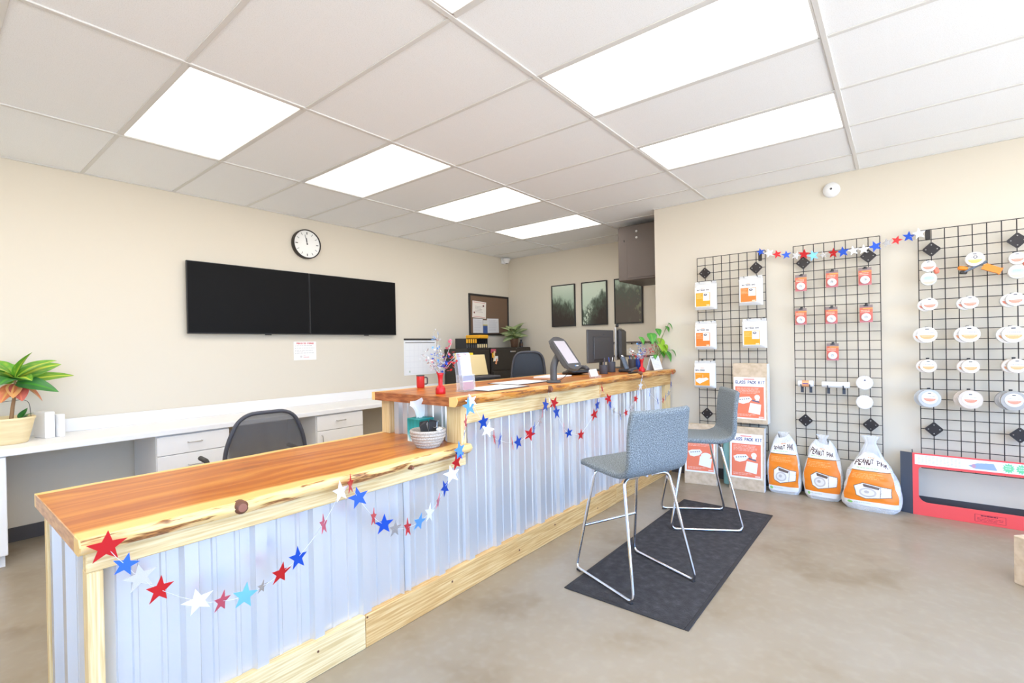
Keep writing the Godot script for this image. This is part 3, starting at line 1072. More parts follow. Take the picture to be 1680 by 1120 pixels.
func build_wire_panels() -> void:
	var names := ["black wire grid panel holding the white bagged covers and kits", "black wire grid panel holding the red blister packs", "black wire grid panel holding the round tape packs"]
	var upright := tube([Vector3(0, 0, 0), Vector3(0, -24 * GRID, 0)], 0.0033, 6)
	var cross := tube([Vector3(0, 0, 0), Vector3(8 * GRID, 0, 0)], 0.003, 6)
	for p in 3:
		var o := thing("wire_grid_panel", names[p], "wire panel", Vector3(XP, PANEL_TOP, panel_z[p]), -PI / 2, "wire grid panels on the wall")
		for i in 9: part(o, "wire", upright, M.wire_black, Vector3(i * GRID, 0, 0))
		for j in 25: part(o, "wire", cross, M.wire_black, Vector3(0, -j * GRID, 0.006))
		for k in [[1, 2], [7, 2], [1, 20], [7, 20]]:
			var b := part(o, "wall_bracket", bracket(), M.wire_black, Vector3(k[0] * GRID, -k[1] * GRID, 0.0125))
			var st := new_st()
			add_box(st, Vector3(0, 0, -0.032), Vector3(0.016, 0.016, 0.058))
			part(b, "standoff", done(st), M.wire_black)
			st = new_st()
			for a in 4:
				var d := Vector3(cos(a * PI / 2), sin(a * PI / 2), 0)
				add_lathe(st, [Vector2(0.0045, 0), Vector2(0.0045, 0.003), Vector2(0, 0.004)], 8, Transform3D(Basis(Vector3.RIGHT, PI / 2), d * 0.033 + Vector3(0, 0, 0.004)))
			part(b, "screw", done(st), M.steel)

var bracket_mesh: ArrayMesh
func bracket() -> ArrayMesh:
	if bracket_mesh == null:
		var st := new_st()
		var r := 0.052
		add_prism(st, PackedVector2Array([Vector2(r, 0.006), Vector2(0.006, r), Vector2(-0.006, r), Vector2(-r, 0.006), Vector2(-r, -0.006), Vector2(-0.006, -r), Vector2(0.006, -r), Vector2(r, -0.006)]), 0.006)
		bracket_mesh = done(st)
	return bracket_mesh

# wire peg that leaves the panel plane; its own thing because it lifts off
func hook(at: Vector3, reach: float, label: String) -> void:
	var o := thing("peg_hook", label, "hook", at, -PI / 2, "peg hooks on the wire panels")
	part(o, "backplate", bevel_box(Vector3(0.02, 0.034, 0.004), 0.001), M.black_plastic, Vector3(0, 0.004, 0.009))
	part(o, "prong", tube(arc([Vector3(0, 0.0, 0.008), Vector3(0, 0.0, reach), Vector3(0, 0.012, reach + 0.006)], 0.006, 4), 0.0026, 6), M.black_plastic)

# ---------------------------------------------------------------- things on the walls
func build_wall_things() -> void:
	# two screens side by side
	for k in [[0.679, 1.816, "wall mounted black flat screen farther from the corkboard, under the clock"], [1.822, 2.949, "wall mounted black flat screen between the clock and the wall calendar"]]:
		var w: float = k[1] - k[0]
		var o := thing("wall_screen", k[2], "television", Vector3((k[0] + k[1]) / 2, 1.823, ZL), 0.0, "pair of wall screens")
		part(o, "housing", bevel_box(Vector3(w * 0.8, 0.5, 0.05), 0.01), M.black_plastic, Vector3(0, 0, 0.027))
		part(o, "bezel", bevel_box(Vector3(w, 0.652, 0.022), 0.003), M.black_plastic, Vector3(0, 0, 0.052))
		part(o, "screen", plain_box(Vector3(w - 0.012, 0.636, 0.002)), M.screen_black, Vector3(0, 0.002, 0.0635))
		part(o, "logo_tab", bevel_box(Vector3(0.06, 0.01, 0.014), 0.002), M.black_plastic, Vector3(w * 0.12, -0.330, 0.054))
	# clock
	var c := thing("wall_clock", "round wall clock with dark rim and white face above the screens", "clock", Vector3(1.815, 2.462, ZL))
	var st := new_st()
	add_lathe(st, [Vector2(0.0, 0.002), Vector2(0.152, 0.002), Vector2(0.152, 0.002), Vector2(0.155, 0.006), Vector2(0.155, 0.05), Vector2(0.152, 0.055), Vector2(0.152, 0.055), Vector2(0.144, 0.055), Vector2(0.144, 0.055), Vector2(0.144, 0.04)], 40, Transform3D(Basis(Vector3.RIGHT, PI / 2), Vector3.ZERO))
	part(c, "rim", done(st), M.dark_metal)
	part(c, "dial", disc(0.145, 0.004, 36, 0.0005), M.clock_glass_face, Vector3(0, 0, 0.041))
	st = new_st()
	for i in 12:
		var a := TAU * i / 12
		var b := Basis(Vector3.BACK, -a)
		add_box(st, b * Vector3(0, 0.115, 0.0445), Vector3(0.005 if i % 3 else 0.009, 0.026, 0.001), b)
	part(c, "numeral_marks", done(st), M.grey_plastic)
	for k in [[0.065, 0.006, -6.0, "hour_hand"], [0.10, 0.004, -14.0, "minute_hand"]]:
		var b := Basis(Vector3.BACK, deg_to_rad(-k[2]))
		st = new_st()
		add_box(st, b * Vector3(0, k[0] / 2, 0.047), Vector3(k[1], k[0], 0.001), b)
		part(c, k[3], done(st), M.black_plastic)
	part(c, "hub", disc(0.008, 0.004, 12, 0.001), M.black_plastic, Vector3(0, 0, 0.048))
	# notice under the screens
	var im := canvas(256, 200, rgb(244, 241, 238))
	letters(im, "PROHIBITED STORAGE", 0.12, 0.055, 0.9, 0.125, 3.0, rgb(206, 70, 72))
	for i in 4:
		fill(im, 0.06, 0.215 + i * 0.135, 0.09, 0.235 + i * 0.135, rgb(120, 120, 122))
		greek(im, 0.12, 0.21 + i * 0.135, 0.94, 0.25 + i * 0.135, 1, rgb(150, 150, 152), i + 3)
	greek(im, 0.12, 0.545, 0.42, 0.585, 1, rgb(150, 150, 152), 9)
	oval(im, 0.32, 0.82, 0.05, 0.06, rgb(214, 208, 206))
	greek(im, 0.42, 0.75, 0.52, 0.79, 1, rgb(200, 80, 80), 12)
	greek(im, 0.42, 0.83, 0.76, 0.89, 1, rgb(210, 76, 76), 13)
	single("wall_notice", "white notice with red heading on the wall under the screens", "sign", print_box(0.25, 0.195, 0.003), picture("notice_print", im, 0.7), Vector3(1.79, 1.325, ZL + 0.002))
	# calendar
	var cal := thing("wall_calendar", "white month calendar with dark binding above the desk", "calendar", Vector3(3.385, 1.22, ZL))
	im = canvas(256, 214, rgb(240, 240, 241))
	for x in 8: fill(im, 0.04 + x * 0.131, 0.12, 0.045 + x * 0.131, 0.96, rgb(222, 222, 226))
	for y in 6: fill(im, 0.04, 0.12 + y * 0.168, 0.96, 0.125 + y * 0.168, rgb(222, 222, 226))
	fill(im, 0.04, 0.06, 0.96, 0.085, rgb(96, 92, 90))
	oval(im, 0.16, 0.9, 0.02, 0.03, rgb(180, 196, 180))
	part(cal, "month_sheet", print_box(0.55, 0.455, 0.004), picture("calendar_print", im, 0.7), Vector3(0, -0.012, 0.003))
	part(cal, "binding", bevel_box(Vector3(0.55, 0.022, 0.012), 0.003), M.dark_metal, Vector3(0, 0.225, 0.007))
	# corkboard
	var cb := thing("corkboard", "black framed brown corkboard with pinned papers in the corner", "notice board", Vector3(4.775, 1.815, ZL))
	part(cb, "board", plain_box(Vector3(0.88, 0.57, 0.01)), M.cork, Vector3(0, 0, 0.0075))
	for s in [-1, 1]:
		part(cb, "frame_rail", bevel_box(Vector3(0.92, 0.03, 0.022), 0.003), M.dark_metal, Vector3(0, s * 0.295, 0.012))
		part(cb, "frame_stile", bevel_box(Vector3(0.03, 0.56, 0.022), 0.003), M.dark_metal, Vector3(s * 0.445, 0, 0.012))
	im = canvas(96, 100, rgb(240, 232, 222))
	fill(im, 0.06, 0.06, 0.94, 0.09, rgb(214, 150, 140)); fill(im, 0.06, 0.92, 0.94, 0.95, rgb(214, 150, 140))
	greek(im, 0.2, 0.3, 0.8, 0.7, 5, rgb(190, 182, 176), 2)
	oval(im, 0.8, 0.24, 0.06, 0.06, rgb(120, 70, 60))
	oval(im, 0.14, 0.7, 0.05, 0.05, rgb(130, 80, 70))
	single("pinned_certificate", "cream certificate pinned at the top of the corkboard", "paper", print_box(0.30, 0.25, 0.002), picture("certificate_print", im, 0.8), Vector3(4.535, 1.89, ZL + 0.0165), Vector3(0, 0, -0.05))
	im = canvas(80, 100, rgb(226, 224, 224))
	greek(im, 0.12, 0.1, 0.88, 0.9, 12, rgb(204, 202, 204), 5)
	var pm := picture("letter_print", im, 0.8)
	single("pinned_letter", "white letter pinned under the certificate on the corkboard", "paper", print_box(0.215, 0.215, 0.002), pm, Vector3(4.50, 1.647, ZL + 0.0165), Vector3.ZERO)
	single("pinned_letter", "white letter pinned beside the blue leaflet on the corkboard", "paper", print_box(0.27, 0.22, 0.002), pm, Vector3(4.845, 1.655, ZL + 0.0165), Vector3(0, 0, 0.02))
	im = canvas(40, 100, rgb(66, 92, 150))
	fill(im, 0, 0, 1, 0.4, rgb(222, 220, 214)); fill(im, 0, 0.33, 1, 0.42, rgb(206, 190, 110))
	single("pinned_leaflet", "narrow blue leaflet pinned between two letters on the corkboard", "paper", print_box(0.10, 0.20, 0.002), picture("leaflet_print", im, 0.7), Vector3(4.665, 1.635, ZL + 0.0165))
	# forest prints on the end wall
	var kinds := ["black framed print of dark pines in mist beside the corkboard", "black framed print of a white stream in a misty forest", "black framed print of a dim wooded slope under the hung cabinet"]
	for k in 3:
		var at := Vector3(XB, 1.92, [0.0, 0.52, 1.04][k])
		var o := thing("framed_print", kinds[k], "picture", at, -PI / 2, "forest prints on the alcove wall")
		part(o, "backing", plain_box(Vector3(0.39, 0.59, 0.012)), M.black_plastic, Vector3(0, 0, 0.012))
		part(o, "print", print_box(0.39, 0.60, 0.003), picture("forest_%d" % k, forest_image(k), 0.35), Vector3(0, 0, 0.0195))
		for s in [-1, 1]:
			part(o, "frame_rail", bevel_box(Vector3(0.41, 0.014, 0.03), 0.002), M.black_plastic, Vector3(0, s * 0.303, 0.016))
			part(o, "frame_stile", bevel_box(Vector3(0.014, 0.592, 0.03), 0.002), M.black_plastic, Vector3(s * 0.198, 0, 0.016))
	# smoke detector
	var sd := thing("smoke_detector", "round white smoke detector high on the wall", "detector", Vector3(XR, 2.612, 3.47), -PI / 2)
	st = new_st()
	add_lathe(st, [Vector2(0.0, 0.001), Vector2(0.064, 0.001), Vector2(0.064, 0.001), Vector2(0.064, 0.01), Vector2(0.056, 0.03), Vector2(0.02, 0.036), Vector2(0, 0.036)], 28, Transform3D(Basis(Vector3.RIGHT, PI / 2), Vector3.ZERO))
	part(sd, "housing", done(st), M.white_plastic)
	part(sd, "sensor", disc(0.009, 0.006, 12, 0.001), M.grey_plastic, Vector3(0, 0.004, 0.037))
	# dome camera in the corner
	var dc := thing("dome_camera", "white dome security camera in the ceiling corner", "camera", Vector3(5.12, CEIL - 0.05, ZL))
	part(dc, "bracket", bevel_box(Vector3(0.09, 0.09, 0.05), 0.01), M.white_plastic, Vector3(0, 0, 0.026))
	st = new_st()
	add_lathe(st, [Vector2(0.0, -0.05), Vector2(0.03, -0.045), Vector2(0.045, -0.02), Vector2(0.05, 0), Vector2(0.05, 0), Vector2(0.058, 0.0), Vector2(0.062, 0.02), Vector2(0.055, 0.035), Vector2(0, 0.035)], 20)
	part(dc, "housing", done(st), M.white_plastic, Vector3(0, 0.0, 0.09))
	part(dc, "lens", lathe([Vector2(0, -0.052), Vector2(0.026, -0.046), Vector2(0.038, -0.026), Vector2(0.03, -0.02)], 16), M.black_plastic, Vector3(0, 0, 0.092))
	# equipment cabinet on the return wall of the alcove
	var q := thing("equipment_cabinet", "brown grey metal equipment cabinet hung high in the alcove", "cabinet", Vector3(4.62, 2.37, ZE))
	part(q, "body", bevel_box(Vector3(0.62, 0.63, 0.53), 0.012), M.brown_metal, Vector3(0, 0, -0.27))
	part(q, "side_panel", bevel_box(Vector3(0.006, 0.57, 0.38), 0.002), M.brown_metal, Vector3(-0.312, 0, -0.23))
	for y in [0.235, 0.165]: part(q, "lock", disc(0.013, 0.012, 12, 0.002), M.steel, Vector3(-0.318, y, -0.30), Vector3(0, -PI / 2, 0))
	part(q, "key_slot", bevel_box(Vector3(0.004, 0.022, 0.012), 0.001), M.black_plastic, Vector3(-0.316, 0.145, -0.455))
	# dark rails on the end wall behind the tablet stand
	var wr := thing("wall_rail_rack", "thin dark metal rail rack on the alcove wall behind the monitors", "rack", Vector3(XB, 1.27, 0.95), -PI / 2)
	for y in [0.085, -0.10]: part(wr, "rail", bevel_box(Vector3(1.1, 0.02, 0.02), 0.002), M.brown_metal, Vector3(0, y, 0.012))
	for i in 12: part(wr, "hook", bevel_box(Vector3(0.012, 0.02, 0.02), 0.002), M.dark_metal, Vector3(-0.5 + i * 0.09, 0.07, 0.022))

func forest_image(k: int) -> Image:
	var w := 128
	var h := 192
	var im := Image.create_empty(w, h, false, Image.FORMAT_RGB8)
	var n := FastNoiseLite.new()
	n.seed = 300 + k; n.frequency = 1.0; n.fractal_octaves = 4
	var f := FastNoiseLite.new()
	f.seed = 310 + k; f.frequency = 1.0; f.fractal_octaves = 3
	var mist := rgb(176, 196, 176)
	var pale := rgb(214, 226, 208)
	var green := rgb(78, 92, 78)
	var dark := rgb(56, 48, 44)
	for y in h:
		for x in w:
			var u := float(x) / w
			var v := float(y) / h
			var a := n.get_noise_2d(u * 3.0, v * 3.0)
			var b := f.get_noise_2d(u * 14.0, v * 8.0)
			var tree := f.get_noise_2d(u * 26.0, v * 3.0)
			var col: Color
			if k == 0:
				var edge := 0.20 + 0.22 * absf(tree) + 0.25 * pow(u, 2.0) * (1.0 if v < 0.9 else 0.6) + a * 0.12
				col = pale.lerp(mist, clampf(v * 3.0, 0, 1)).lerp(green, clampf((v - edge) * 6.0, 0, 1)).lerp(dark, clampf((v - edge - 0.12) * 3.0 + b * 0.4, 0, 1))
			elif k == 1:
				var edge := 0.55 - 0.42 * u + a * 0.25 + tree * 0.08
				col = pale.lerp(mist, v).lerp(green, clampf((v - edge) * 5.0, 0, 1)).lerp(dark, clampf((v - edge - 0.2) * 3.0 + b * 0.5, 0, 1) * clampf(u * 2.2 - 0.3, 0, 1))
				var stream := absf(u - 0.42 + (v - 0.5) * 0.55 + b * 0.28)
				if v > 0.45: col = col.lerp(pale, clampf((0.16 - stream) * 9.0, 0, 1) * clampf((v - 0.45) * 5.0, 0, 1) * clampf(0.5 + b * 2.5, 0, 1))
			else:
				col = mist.lerp(green, clampf(v * 4.0 + a, 0, 1)).lerp(rgb(92, 84, 76), clampf(v * 1.6 + b * 0.5 - 0.1, 0, 1))
				col = col.lerp(rgb(150, 160, 120), clampf((a + b * 0.6 - 0.25) * 3.0, 0, 0.6) * clampf(u * 2 - 0.9, 0, 1))
			im.set_pixel(x, y, col)
	return im

# ---------------------------------------------------------------- the office behind the counter
func leaf(length: float, width: float, droop: float, fold: float, c_in: Color, c_out: Color, pointed := 1.0, heart := false) -> ArrayMesh:
	var shape := func(u: float, v: float) -> Vector3:
		var w: float
		if heart: w = sin(PI * pow(v, 0.55)) * (1.0 - 0.25 * v)
		else: w = pow(sin(PI * pow(v, 0.8)), pointed)
		var s := (u - 0.5) * 2.0
		var notch := 0.0
		if heart and v < 0.3: notch = -0.16 * length * absf(s) * (1 - v / 0.3)
		return Vector3(s * w * width * 0.5, -droop * v * v * length + absf(s) * w * width * fold, v * length + notch)
	var tint := func(u: float, v: float) -> Color:
		var s := absf(u - 0.5) * 2.0
		var vein := 0.5 + 0.5 * sin((v * 9.0 + s * 2.0) * TAU)
		var k := clampf(1.0 - s * 3.5, 0, 1) + (0.35 * vein * vein if s > 0.25 else 0.0)
		return c_out.lerp(c_in, clampf(k, 0, 1))
	var st := new_st()
	add_surface(st, func(u, v): return shape.call(1.0 - u, v), 8, 12, func(u, v): return tint.call(u, v))
	return done(st)

func lin(r: int, g: int, b: int) -> Color:
	return rgb(r, g, b).srgb_to_linear()

func office_chair(label: String, at: Vector3, turn: float, top: float, half_top: float, half_low: float, frame_m: Material, panel_m: Material) -> void:
	var o := thing("office_chair", label, "chair", at, turn, "office chairs behind the counter")
	var low := top - 0.52
	var outline := []
	for p in [Vector3(-half_low, low, 0.0), Vector3(-half_low * 1.02, top - 0.22, -0.02), Vector3(-half_top, top, -0.04), Vector3(half_top, top, -0.04), Vector3(half_low * 1.02, top - 0.22, -0.02), Vector3(half_low, low, 0.0)]: outline.append(p)
	var path := arc([outline[0], outline[1], outline[2], outline[3], outline[4], outline[5]], 0.10, 7)
	var closed := path.duplicate()
	part(o, "back_frame", tube(closed, 0.0125, 10), frame_m)
	var st := new_st()
	var flat := PackedVector2Array()
	for p in path: flat.append(Vector2(p.x, p.y))
	add_prism(st, flat, 0.004, Transform3D(Basis.IDENTITY, Vector3(0, 0, -0.012)))
	part(o, "back_panel", done(st), panel_m)
	part(o, "lower_rail", tube([outline[0], outline[5]], 0.014, 8), frame_m)
	part(o, "spine", bevel_box(Vector3(0.07, 0.30, 0.03), 0.008), M.black_plastic, Vector3(0, low - 0.06, -0.035))
	st = new_st()
	add_prism(st, rounded(0.50, 0.48, 0.1), 0.07, Transform3D(Basis(Vector3.RIGHT, -PI / 2), Vector3(0, 0.46, 0.26)))
	part(o, "seat", done(st), M.black_plastic)
	part(o, "gas_lift", tube([Vector3(0, 0.08, 0.24), Vector3(0, 0.43, 0.24)], 0.025, 10), M.black_plastic)
	for i in 5:
		var a := TAU * i / 5
		var tip := Vector3(cos(a) * 0.30, 0.075, 0.24 + sin(a) * 0.30)
		var leg := part(o, "leg", tube([Vector3(0, 0.11, 0.24), tip], [0.028, 0.018], 8), M.black_plastic)
		part(leg, "caster", disc(0.028, 0.03, 14), M.black_plastic, Vector3(tip.x, 0.029, tip.z))
	for s in [-1, 1]:
		part(o, "armrest", tube(arc([Vector3(s * 0.22, 0.44, 0.2), Vector3(s * 0.29, 0.46, 0.2), Vector3(s * 0.29, 0.62, 0.2), Vector3(s * 0.29, 0.62, 0.36)], 0.04, 4), 0.016, 8), M.black_plastic)

func build_office() -> void:
	# croton in a pale yellow pot
	var pot_at := Vector3(-0.455, DESK, -0.76)
	var pl := thing("potted_croton", "croton plant with green and coral leaves in a pale yellow pot", "plant", pot_at)
	part(pl, "pot", lathe([Vector2(0, 0), Vector2(0.088, 0), Vector2(0.095, 0.006), Vector2(0.128, 0.155), Vector2(0.128, 0.155), Vector2(0.133, 0.16), Vector2(0.134, 0.172), Vector2(0.128, 0.175), Vector2(0.122, 0.172), Vector2(0.115, 0.15), Vector2(0, 0.15)], 36), M.yellow_pot)
	part(pl, "soil", lathe([Vector2(0.116, 0.152), Vector2(0.08, 0.157), Vector2(0, 0.16)], 24), M.soil)
	part(pl, "trunk", tube([Vector3(0.01, 0.15, 0.02), Vector3(0.02, 0.25, 0.02), Vector3(0.035, 0.36, 0.015), Vector3(0.035, 0.43, 0.0)], [0.011, 0.010, 0.009, 0.006], 8), M.stem_brown)
	part(pl, "support_hoop", tube(arc([Vector3(-0.11, 0.15, 0.0), Vector3(-0.12, 0.27, 0.0), Vector3(0.0, 0.285, 0.03), Vector3(0.1, 0.29, 0.0), Vector3(0.11, 0.15, 0.0)], 0.06, 6), 0.0018, 6), M.grey_plastic)
	part(pl, "plant_tie", tube([Vector3(-0.01, 0.315, 0.035), Vector3(0.075, 0.312, 0.03)], 0.003, 6), M.dusty_dark)
	var green := lin(84, 160, 52)
	var yellow := lin(224, 226, 84)
	var coral := lin(226, 120, 84)
	var peach := lin(244, 186, 104)
	var deep := lin(66, 122, 66)
	# yaw, pitch up, length, width, droop, inner, outer, height
	for l in [[-1.9, 0.85, 0.27, 0.15, 0.75, yellow, green, 0.43], [-1.4, 0.5, 0.25, 0.14, 0.6, yellow, green, 0.41], [-0.9, 0.95, 0.22, 0.13, 0.6, yellow, green, 0.43], [0.55, 1.2, 0.20, 0.10, 0.25, yellow, green, 0.44], [0.9, 0.9, 0.22, 0.14, 0.5, yellow, green, 0.43], [1.45, 0.75, 0.24, 0.14, 0.55, yellow, green, 0.42], [1.75, 0.30, 0.34, 0.08, 0.32, yellow, lin(96, 160, 48), 0.40], [2.6, 0.9, 0.2, 0.12, 0.6, yellow, green, 0.42], [-2.7, 0.9, 0.22, 0.12, 0.6, yellow, green, 0.43], [0.9, 0.1, 0.20, 0.12, 0.6, green, deep, 0.40], [-0.3, 0.55, 0.18, 0.12, 0.8, green, deep, 0.42], [0.2, 0.6, 0.17, 0.11, 0.7, yellow, green, 0.42],
			[-0.9, -0.75, 0.15, 0.10, 0.2, peach, coral, 0.40], [0.3, -0.8, 0.14, 0.10, 0.2, coral, lin(196, 92, 80), 0.40], [1.35, -0.35, 0.17, 0.085, 0.5, peach, coral, 0.40], [-0.2, -0.6, 0.13, 0.08, 0.2, peach, lin(238, 168, 110), 0.40]]:
		var q := part(pl, "leaf", leaf(l[2], l[3], l[4], 0.12, l[5], l[6], 0.8), M.leaf_colour, Vector3(0.035, l[7], 0.0))
		q.basis = Basis(Vector3.UP, l[0]) * Basis(Vector3.RIGHT, -l[1]) * Basis(Vector3.BACK, 0.85 * sin(l[0]) * (1.0 if l[1] > 0 else 0.3))
	for l in [[0.6, 1.1, 0.10], [1.6, 0.7, 0.08], [2.4, 0.5, 0.07], [1.0, 0.4, 0.07]]:
		var q := part(pl, "leaf", leaf(l[2], 0.05, 0.2, 0.1, green, deep), M.leaf_colour, Vector3(0.05, 0.155, 0.02))
		q.basis = Basis(Vector3.UP, l[0]) * Basis(Vector3.RIGHT, -l[1])
	for k in 9:
		part(pl, "pebble", bevel_box(Vector3(0.014, 0.01, 0.012), 0.003), M.white_plastic, Vector3(0.03 + 0.06 * rng.randf(), 0.161, 0.02 + 0.06 * rng.randf()), Vector3(0, rng.randf() * 3, 0))
	# two white binders
	for k in [[-0.268, 0.0, 0.185, 0.058, "thick white binder standing beside the yellow plant pot"], [-0.204, 0.01, 0.162, 0.034, "thin cream binder standing at the end of the desk row"]]:
		var bp := Vector3(k[0], DESK, -0.86 + k[1])
		var bd := thing("binder", k[4], "binder", bp, 0.35, "binders by the plant")
		part(bd, "cover", bevel_box(Vector3(k[3], k[2], 0.13), 0.004), M.paper, Vector3(0, k[2] / 2, 0))
		part(bd, "label", plain_box(Vector3(k[3] * 0.6, k[2] * 0.3, 0.001)), M.white_plastic, Vector3(0, k[2] * 0.6, 0.0655))
	office_chair("office chair with grey mesh back pushed in behind the low slab", Vector3(0.61, 0, 0.62), PI - 0.08, 0.93, 0.165, 0.25, M.dusty_dark, M.mesh_back)
	M.mesh_back.albedo_color = Color(0.40, 0.39, 0.39, 0.58)
	# red insulated mug
	var mp := hit(690, 633, 2, 1.40)
	var mug := thing("travel_mug", "red mug with grey handle at the back edge of the tall slab", "mug", Vector3(mp.x, TALL, 1.40), -0.6)
	part(mug, "body", lathe([Vector2(0, 0), Vector2(0.022, 0), Vector2(0.025, 0.004), Vector2(0.0265, 0.012), Vector2(0.0265, 0.08), Vector2(0.0265, 0.08), Vector2(0.024, 0.08), Vector2(0.022, 0.03), Vector2(0, 0.03)], 24), M.red_enamel)
	part(mug, "lid", lathe([Vector2(0.0, 0.079), Vector2(0.027, 0.079), Vector2(0.0275, 0.086), Vector2(0, 0.087)], 24), M.grey_plastic)
	part(mug, "handle", tube(arc([Vector3(0.025, 0.07, 0), Vector3(0.046, 0.07, 0), Vector3(0.046, 0.025, 0), Vector3(0.025, 0.025, 0)], 0.012, 5), 0.0045, 8), M.grey_plastic)
	# lateral filing cabinet and what stands on it
	var fc := thing("filing_cabinet", "black four drawer lateral filing cabinet under the corkboard", "cabinet", Vector3(4.74, 0, ZL))
	part(fc, "carcass", bevel_box(Vector3(0.92, 1.315, 0.46), 0.006), M.cabinet_black, Vector3(0, 0.6575, 0.24))
	for i in 4:
		var d := part(fc, "drawer", bevel_box(Vector3(0.89, 0.30, 0.018), 0.004), M.cabinet_black, Vector3(0, 0.19 + 0.318 * i, 0.475))
		part(d, "handle", bevel_box(Vector3(0.12, 0.018, 0.016), 0.004), M.steel, Vector3(0, 0.11, 0.014))
	part(fc, "lock", disc(0.012, 0.012, 12), M.steel, Vector3(0.10, 1.285, 0.476))
	var fy := 1.315
	var vf := thing("vertical_file", "black vertical file cabinet carrying the slotted organiser", "cabinet", Vector3(4.03, 0, ZL + 0.004))
	part(vf, "carcass", bevel_box(Vector3(0.46, 1.31, 0.44), 0.006), M.cabinet_black, Vector3(0, 0.655, 0.23))
	for i in 4: part(vf, "drawer", bevel_box(Vector3(0.43, 0.30, 0.016), 0.004), M.cabinet_black, Vector3(0, 0.185 + 0.315 * i, 0.455))
	# slotted organiser with folders and cassettes
	var og := thing("slot_organiser", "black slotted desk organiser with yellow and grey dividers", "organiser", Vector3(4.06, 1.31, ZL + 0.30))
	var st := new_st()
	for y in [0.004, 0.066, 0.134]: add_box(st, Vector3(0, y, 0), Vector3(0.44, 0.006, 0.2))
	add_box(st, Vector3(0, 0.07, -0.1), Vector3(0.44, 0.14, 0.006))
	for i in 11: add_box(st, Vector3(-0.217 + i * 0.0434, 0.07, 0), Vector3(0.005, 0.13, 0.2))
	part(og, "rack", done(st), M.black_plastic)
	for i in 10:
		if i < 5: part(og, "divider", bevel_box(Vector3(0.03, 0.056, 0.18), 0.004), M.yellow_folder, Vector3(-0.1955 + i * 0.0434, 0.101, 0.012))
		part(og, "divider", bevel_box(Vector3(0.026, 0.05, 0.18), 0.004), M.grey_plastic if i < 5 else M.manila, Vector3(-0.1955 + i * 0.0434, 0.034, 0.012))
	single("folder_stack", "yellow file folders lying on the slotted organiser", "folder", bevel_box(Vector3(0.22, 0.05, 0.24), 0.008), M.yellow_folder, Vector3(4.17, 1.31 + 0.163, ZL + 0.30), Vector3(0, 0.1, 0))
	# plant on the filing cabinet
	var at := hit(844, 565, 2, ZL + 0.32)
	var vp := thing("variegated_plant", "variegated leafy plant in a bronze pot on the filing cabinet", "plant", Vector3(at.x, fy, ZL + 0.32))
	part(vp, "pot", lathe([Vector2(0, 0), Vector2(0.05, 0), Vector2(0.052, 0.004), Vector2(0.07, 0.13), Vector2(0.07, 0.13), Vector2(0.066, 0.13), Vector2(0.06, 0.11), Vector2(0, 0.11)], 24), M.bronze_pot)
	for i in 30:
		var a := TAU * i / 11.0 + 0.3 * (i % 3)
		var up := 1.3 - 0.035 * i
		var q := part(vp, "leaf", leaf(0.13 + 0.04 * rng.randf() + 0.03 * (1.0 - i / 30.0), 0.10, 0.8, 0.15, lin(222, 222, 176), lin(128, 150, 96), 0.9), M.leaf_colour, Vector3(0.02 * cos(a), 0.13 + 0.10 * (1.0 - i / 30.0), 0.02 * sin(a)))
		var toward := Vector3(-0.83, 0, 0.55).dot(Vector3(cos(a), 0, -sin(a)))
		q.basis = Basis(Vector3.UP, a) * Basis(Vector3.RIGHT, -up) * Basis(Vector3.BACK, -0.9 * toward)
		part(vp, "stalk", tube([Vector3(0, 0.10, 0), Vector3(0.02 * cos(a), 0.13 + 0.10 * (1.0 - i / 30.0), 0.02 * sin(a))], 0.003, 5), M.stem_green)
	at = hit(855, 563, 2, ZL + 0.3)
	var db := thing("dark_bottle", "small dark amber bottle next to the bronze pot", "bottle", Vector3(at.x, fy, ZL + 0.3))
	part(db, "body", lathe([Vector2(0, 0), Vector2(0.025, 0), Vector2(0.027, 0.005), Vector2(0.027, 0.07), Vector2(0.012, 0.09), Vector2(0.012, 0.09)], 18), M.dusty_dark)
	part(db, "cap", lathe([Vector2(0.013, 0.088), Vector2(0.013, 0.115), Vector2(0, 0.117)], 14), M.black_plastic)
	part(db, "label", lathe([Vector2(0.0275, 0.02), Vector2(0.0275, 0.06)], 18), M.bronze_pot)
	at = hit(867, 562, 2, ZL + 0.3)
	single("white_bottle", "white squeeze bottle with tapered nozzle on the filing cabinet", "bottle", lathe([Vector2(0, 0), Vector2(0.042, 0), Vector2(0.045, 0.006), Vector2(0.045, 0.13), Vector2(0.03, 0.15), Vector2(0.01, 0.165), Vector2(0.007, 0.185), Vector2(0, 0.186)], 20), M.white_plastic, Vector3(at.x, fy, ZL + 0.3))
	# magnets on the cabinet front
	for k in [[797, 576, M.foil_rose, 0.05, 0.04, "pink and white novelty magnet on the filing cabinet"], [802, 582, M.yellow_folder, 0.03, 0.06, "yellow ribbon magnet on the filing cabinet"], [813, 588, M.paper, 0.045, 0.05, "white paper magnet with orange feet on the filing cabinet"]]:
		at = hit(k[0], k[1], 2, ZL + 0.485)
		var o := thing("cabinet_magnet", k[5], "magnet", Vector3(maxf(at.x, 4.3), at.y, ZL + 0.486), 0.0, "magnets on the cabinet")
		part(o, "plate", bevel_box(Vector3(k[3] * 2.2, k[4] * 1.4, 0.004), 0.001), k[2], Vector3(0, 0, 0.002))
		part(o, "tab", bevel_box(Vector3(k[3] * 0.6, k[4] * 1.6, 0.005), 0.001), M.manila if k[2] != M.paper else M.orange_label, Vector3(k[3] * 0.3, -k[4] * 0.8, 0.003), Vector3(0, 0, -0.3))
	# printer with papers on a return table
	var tb := thing("return_table", "white table carrying the printer in front of the file cabinets", "table", Vector3(3.72, 0, -0.12))
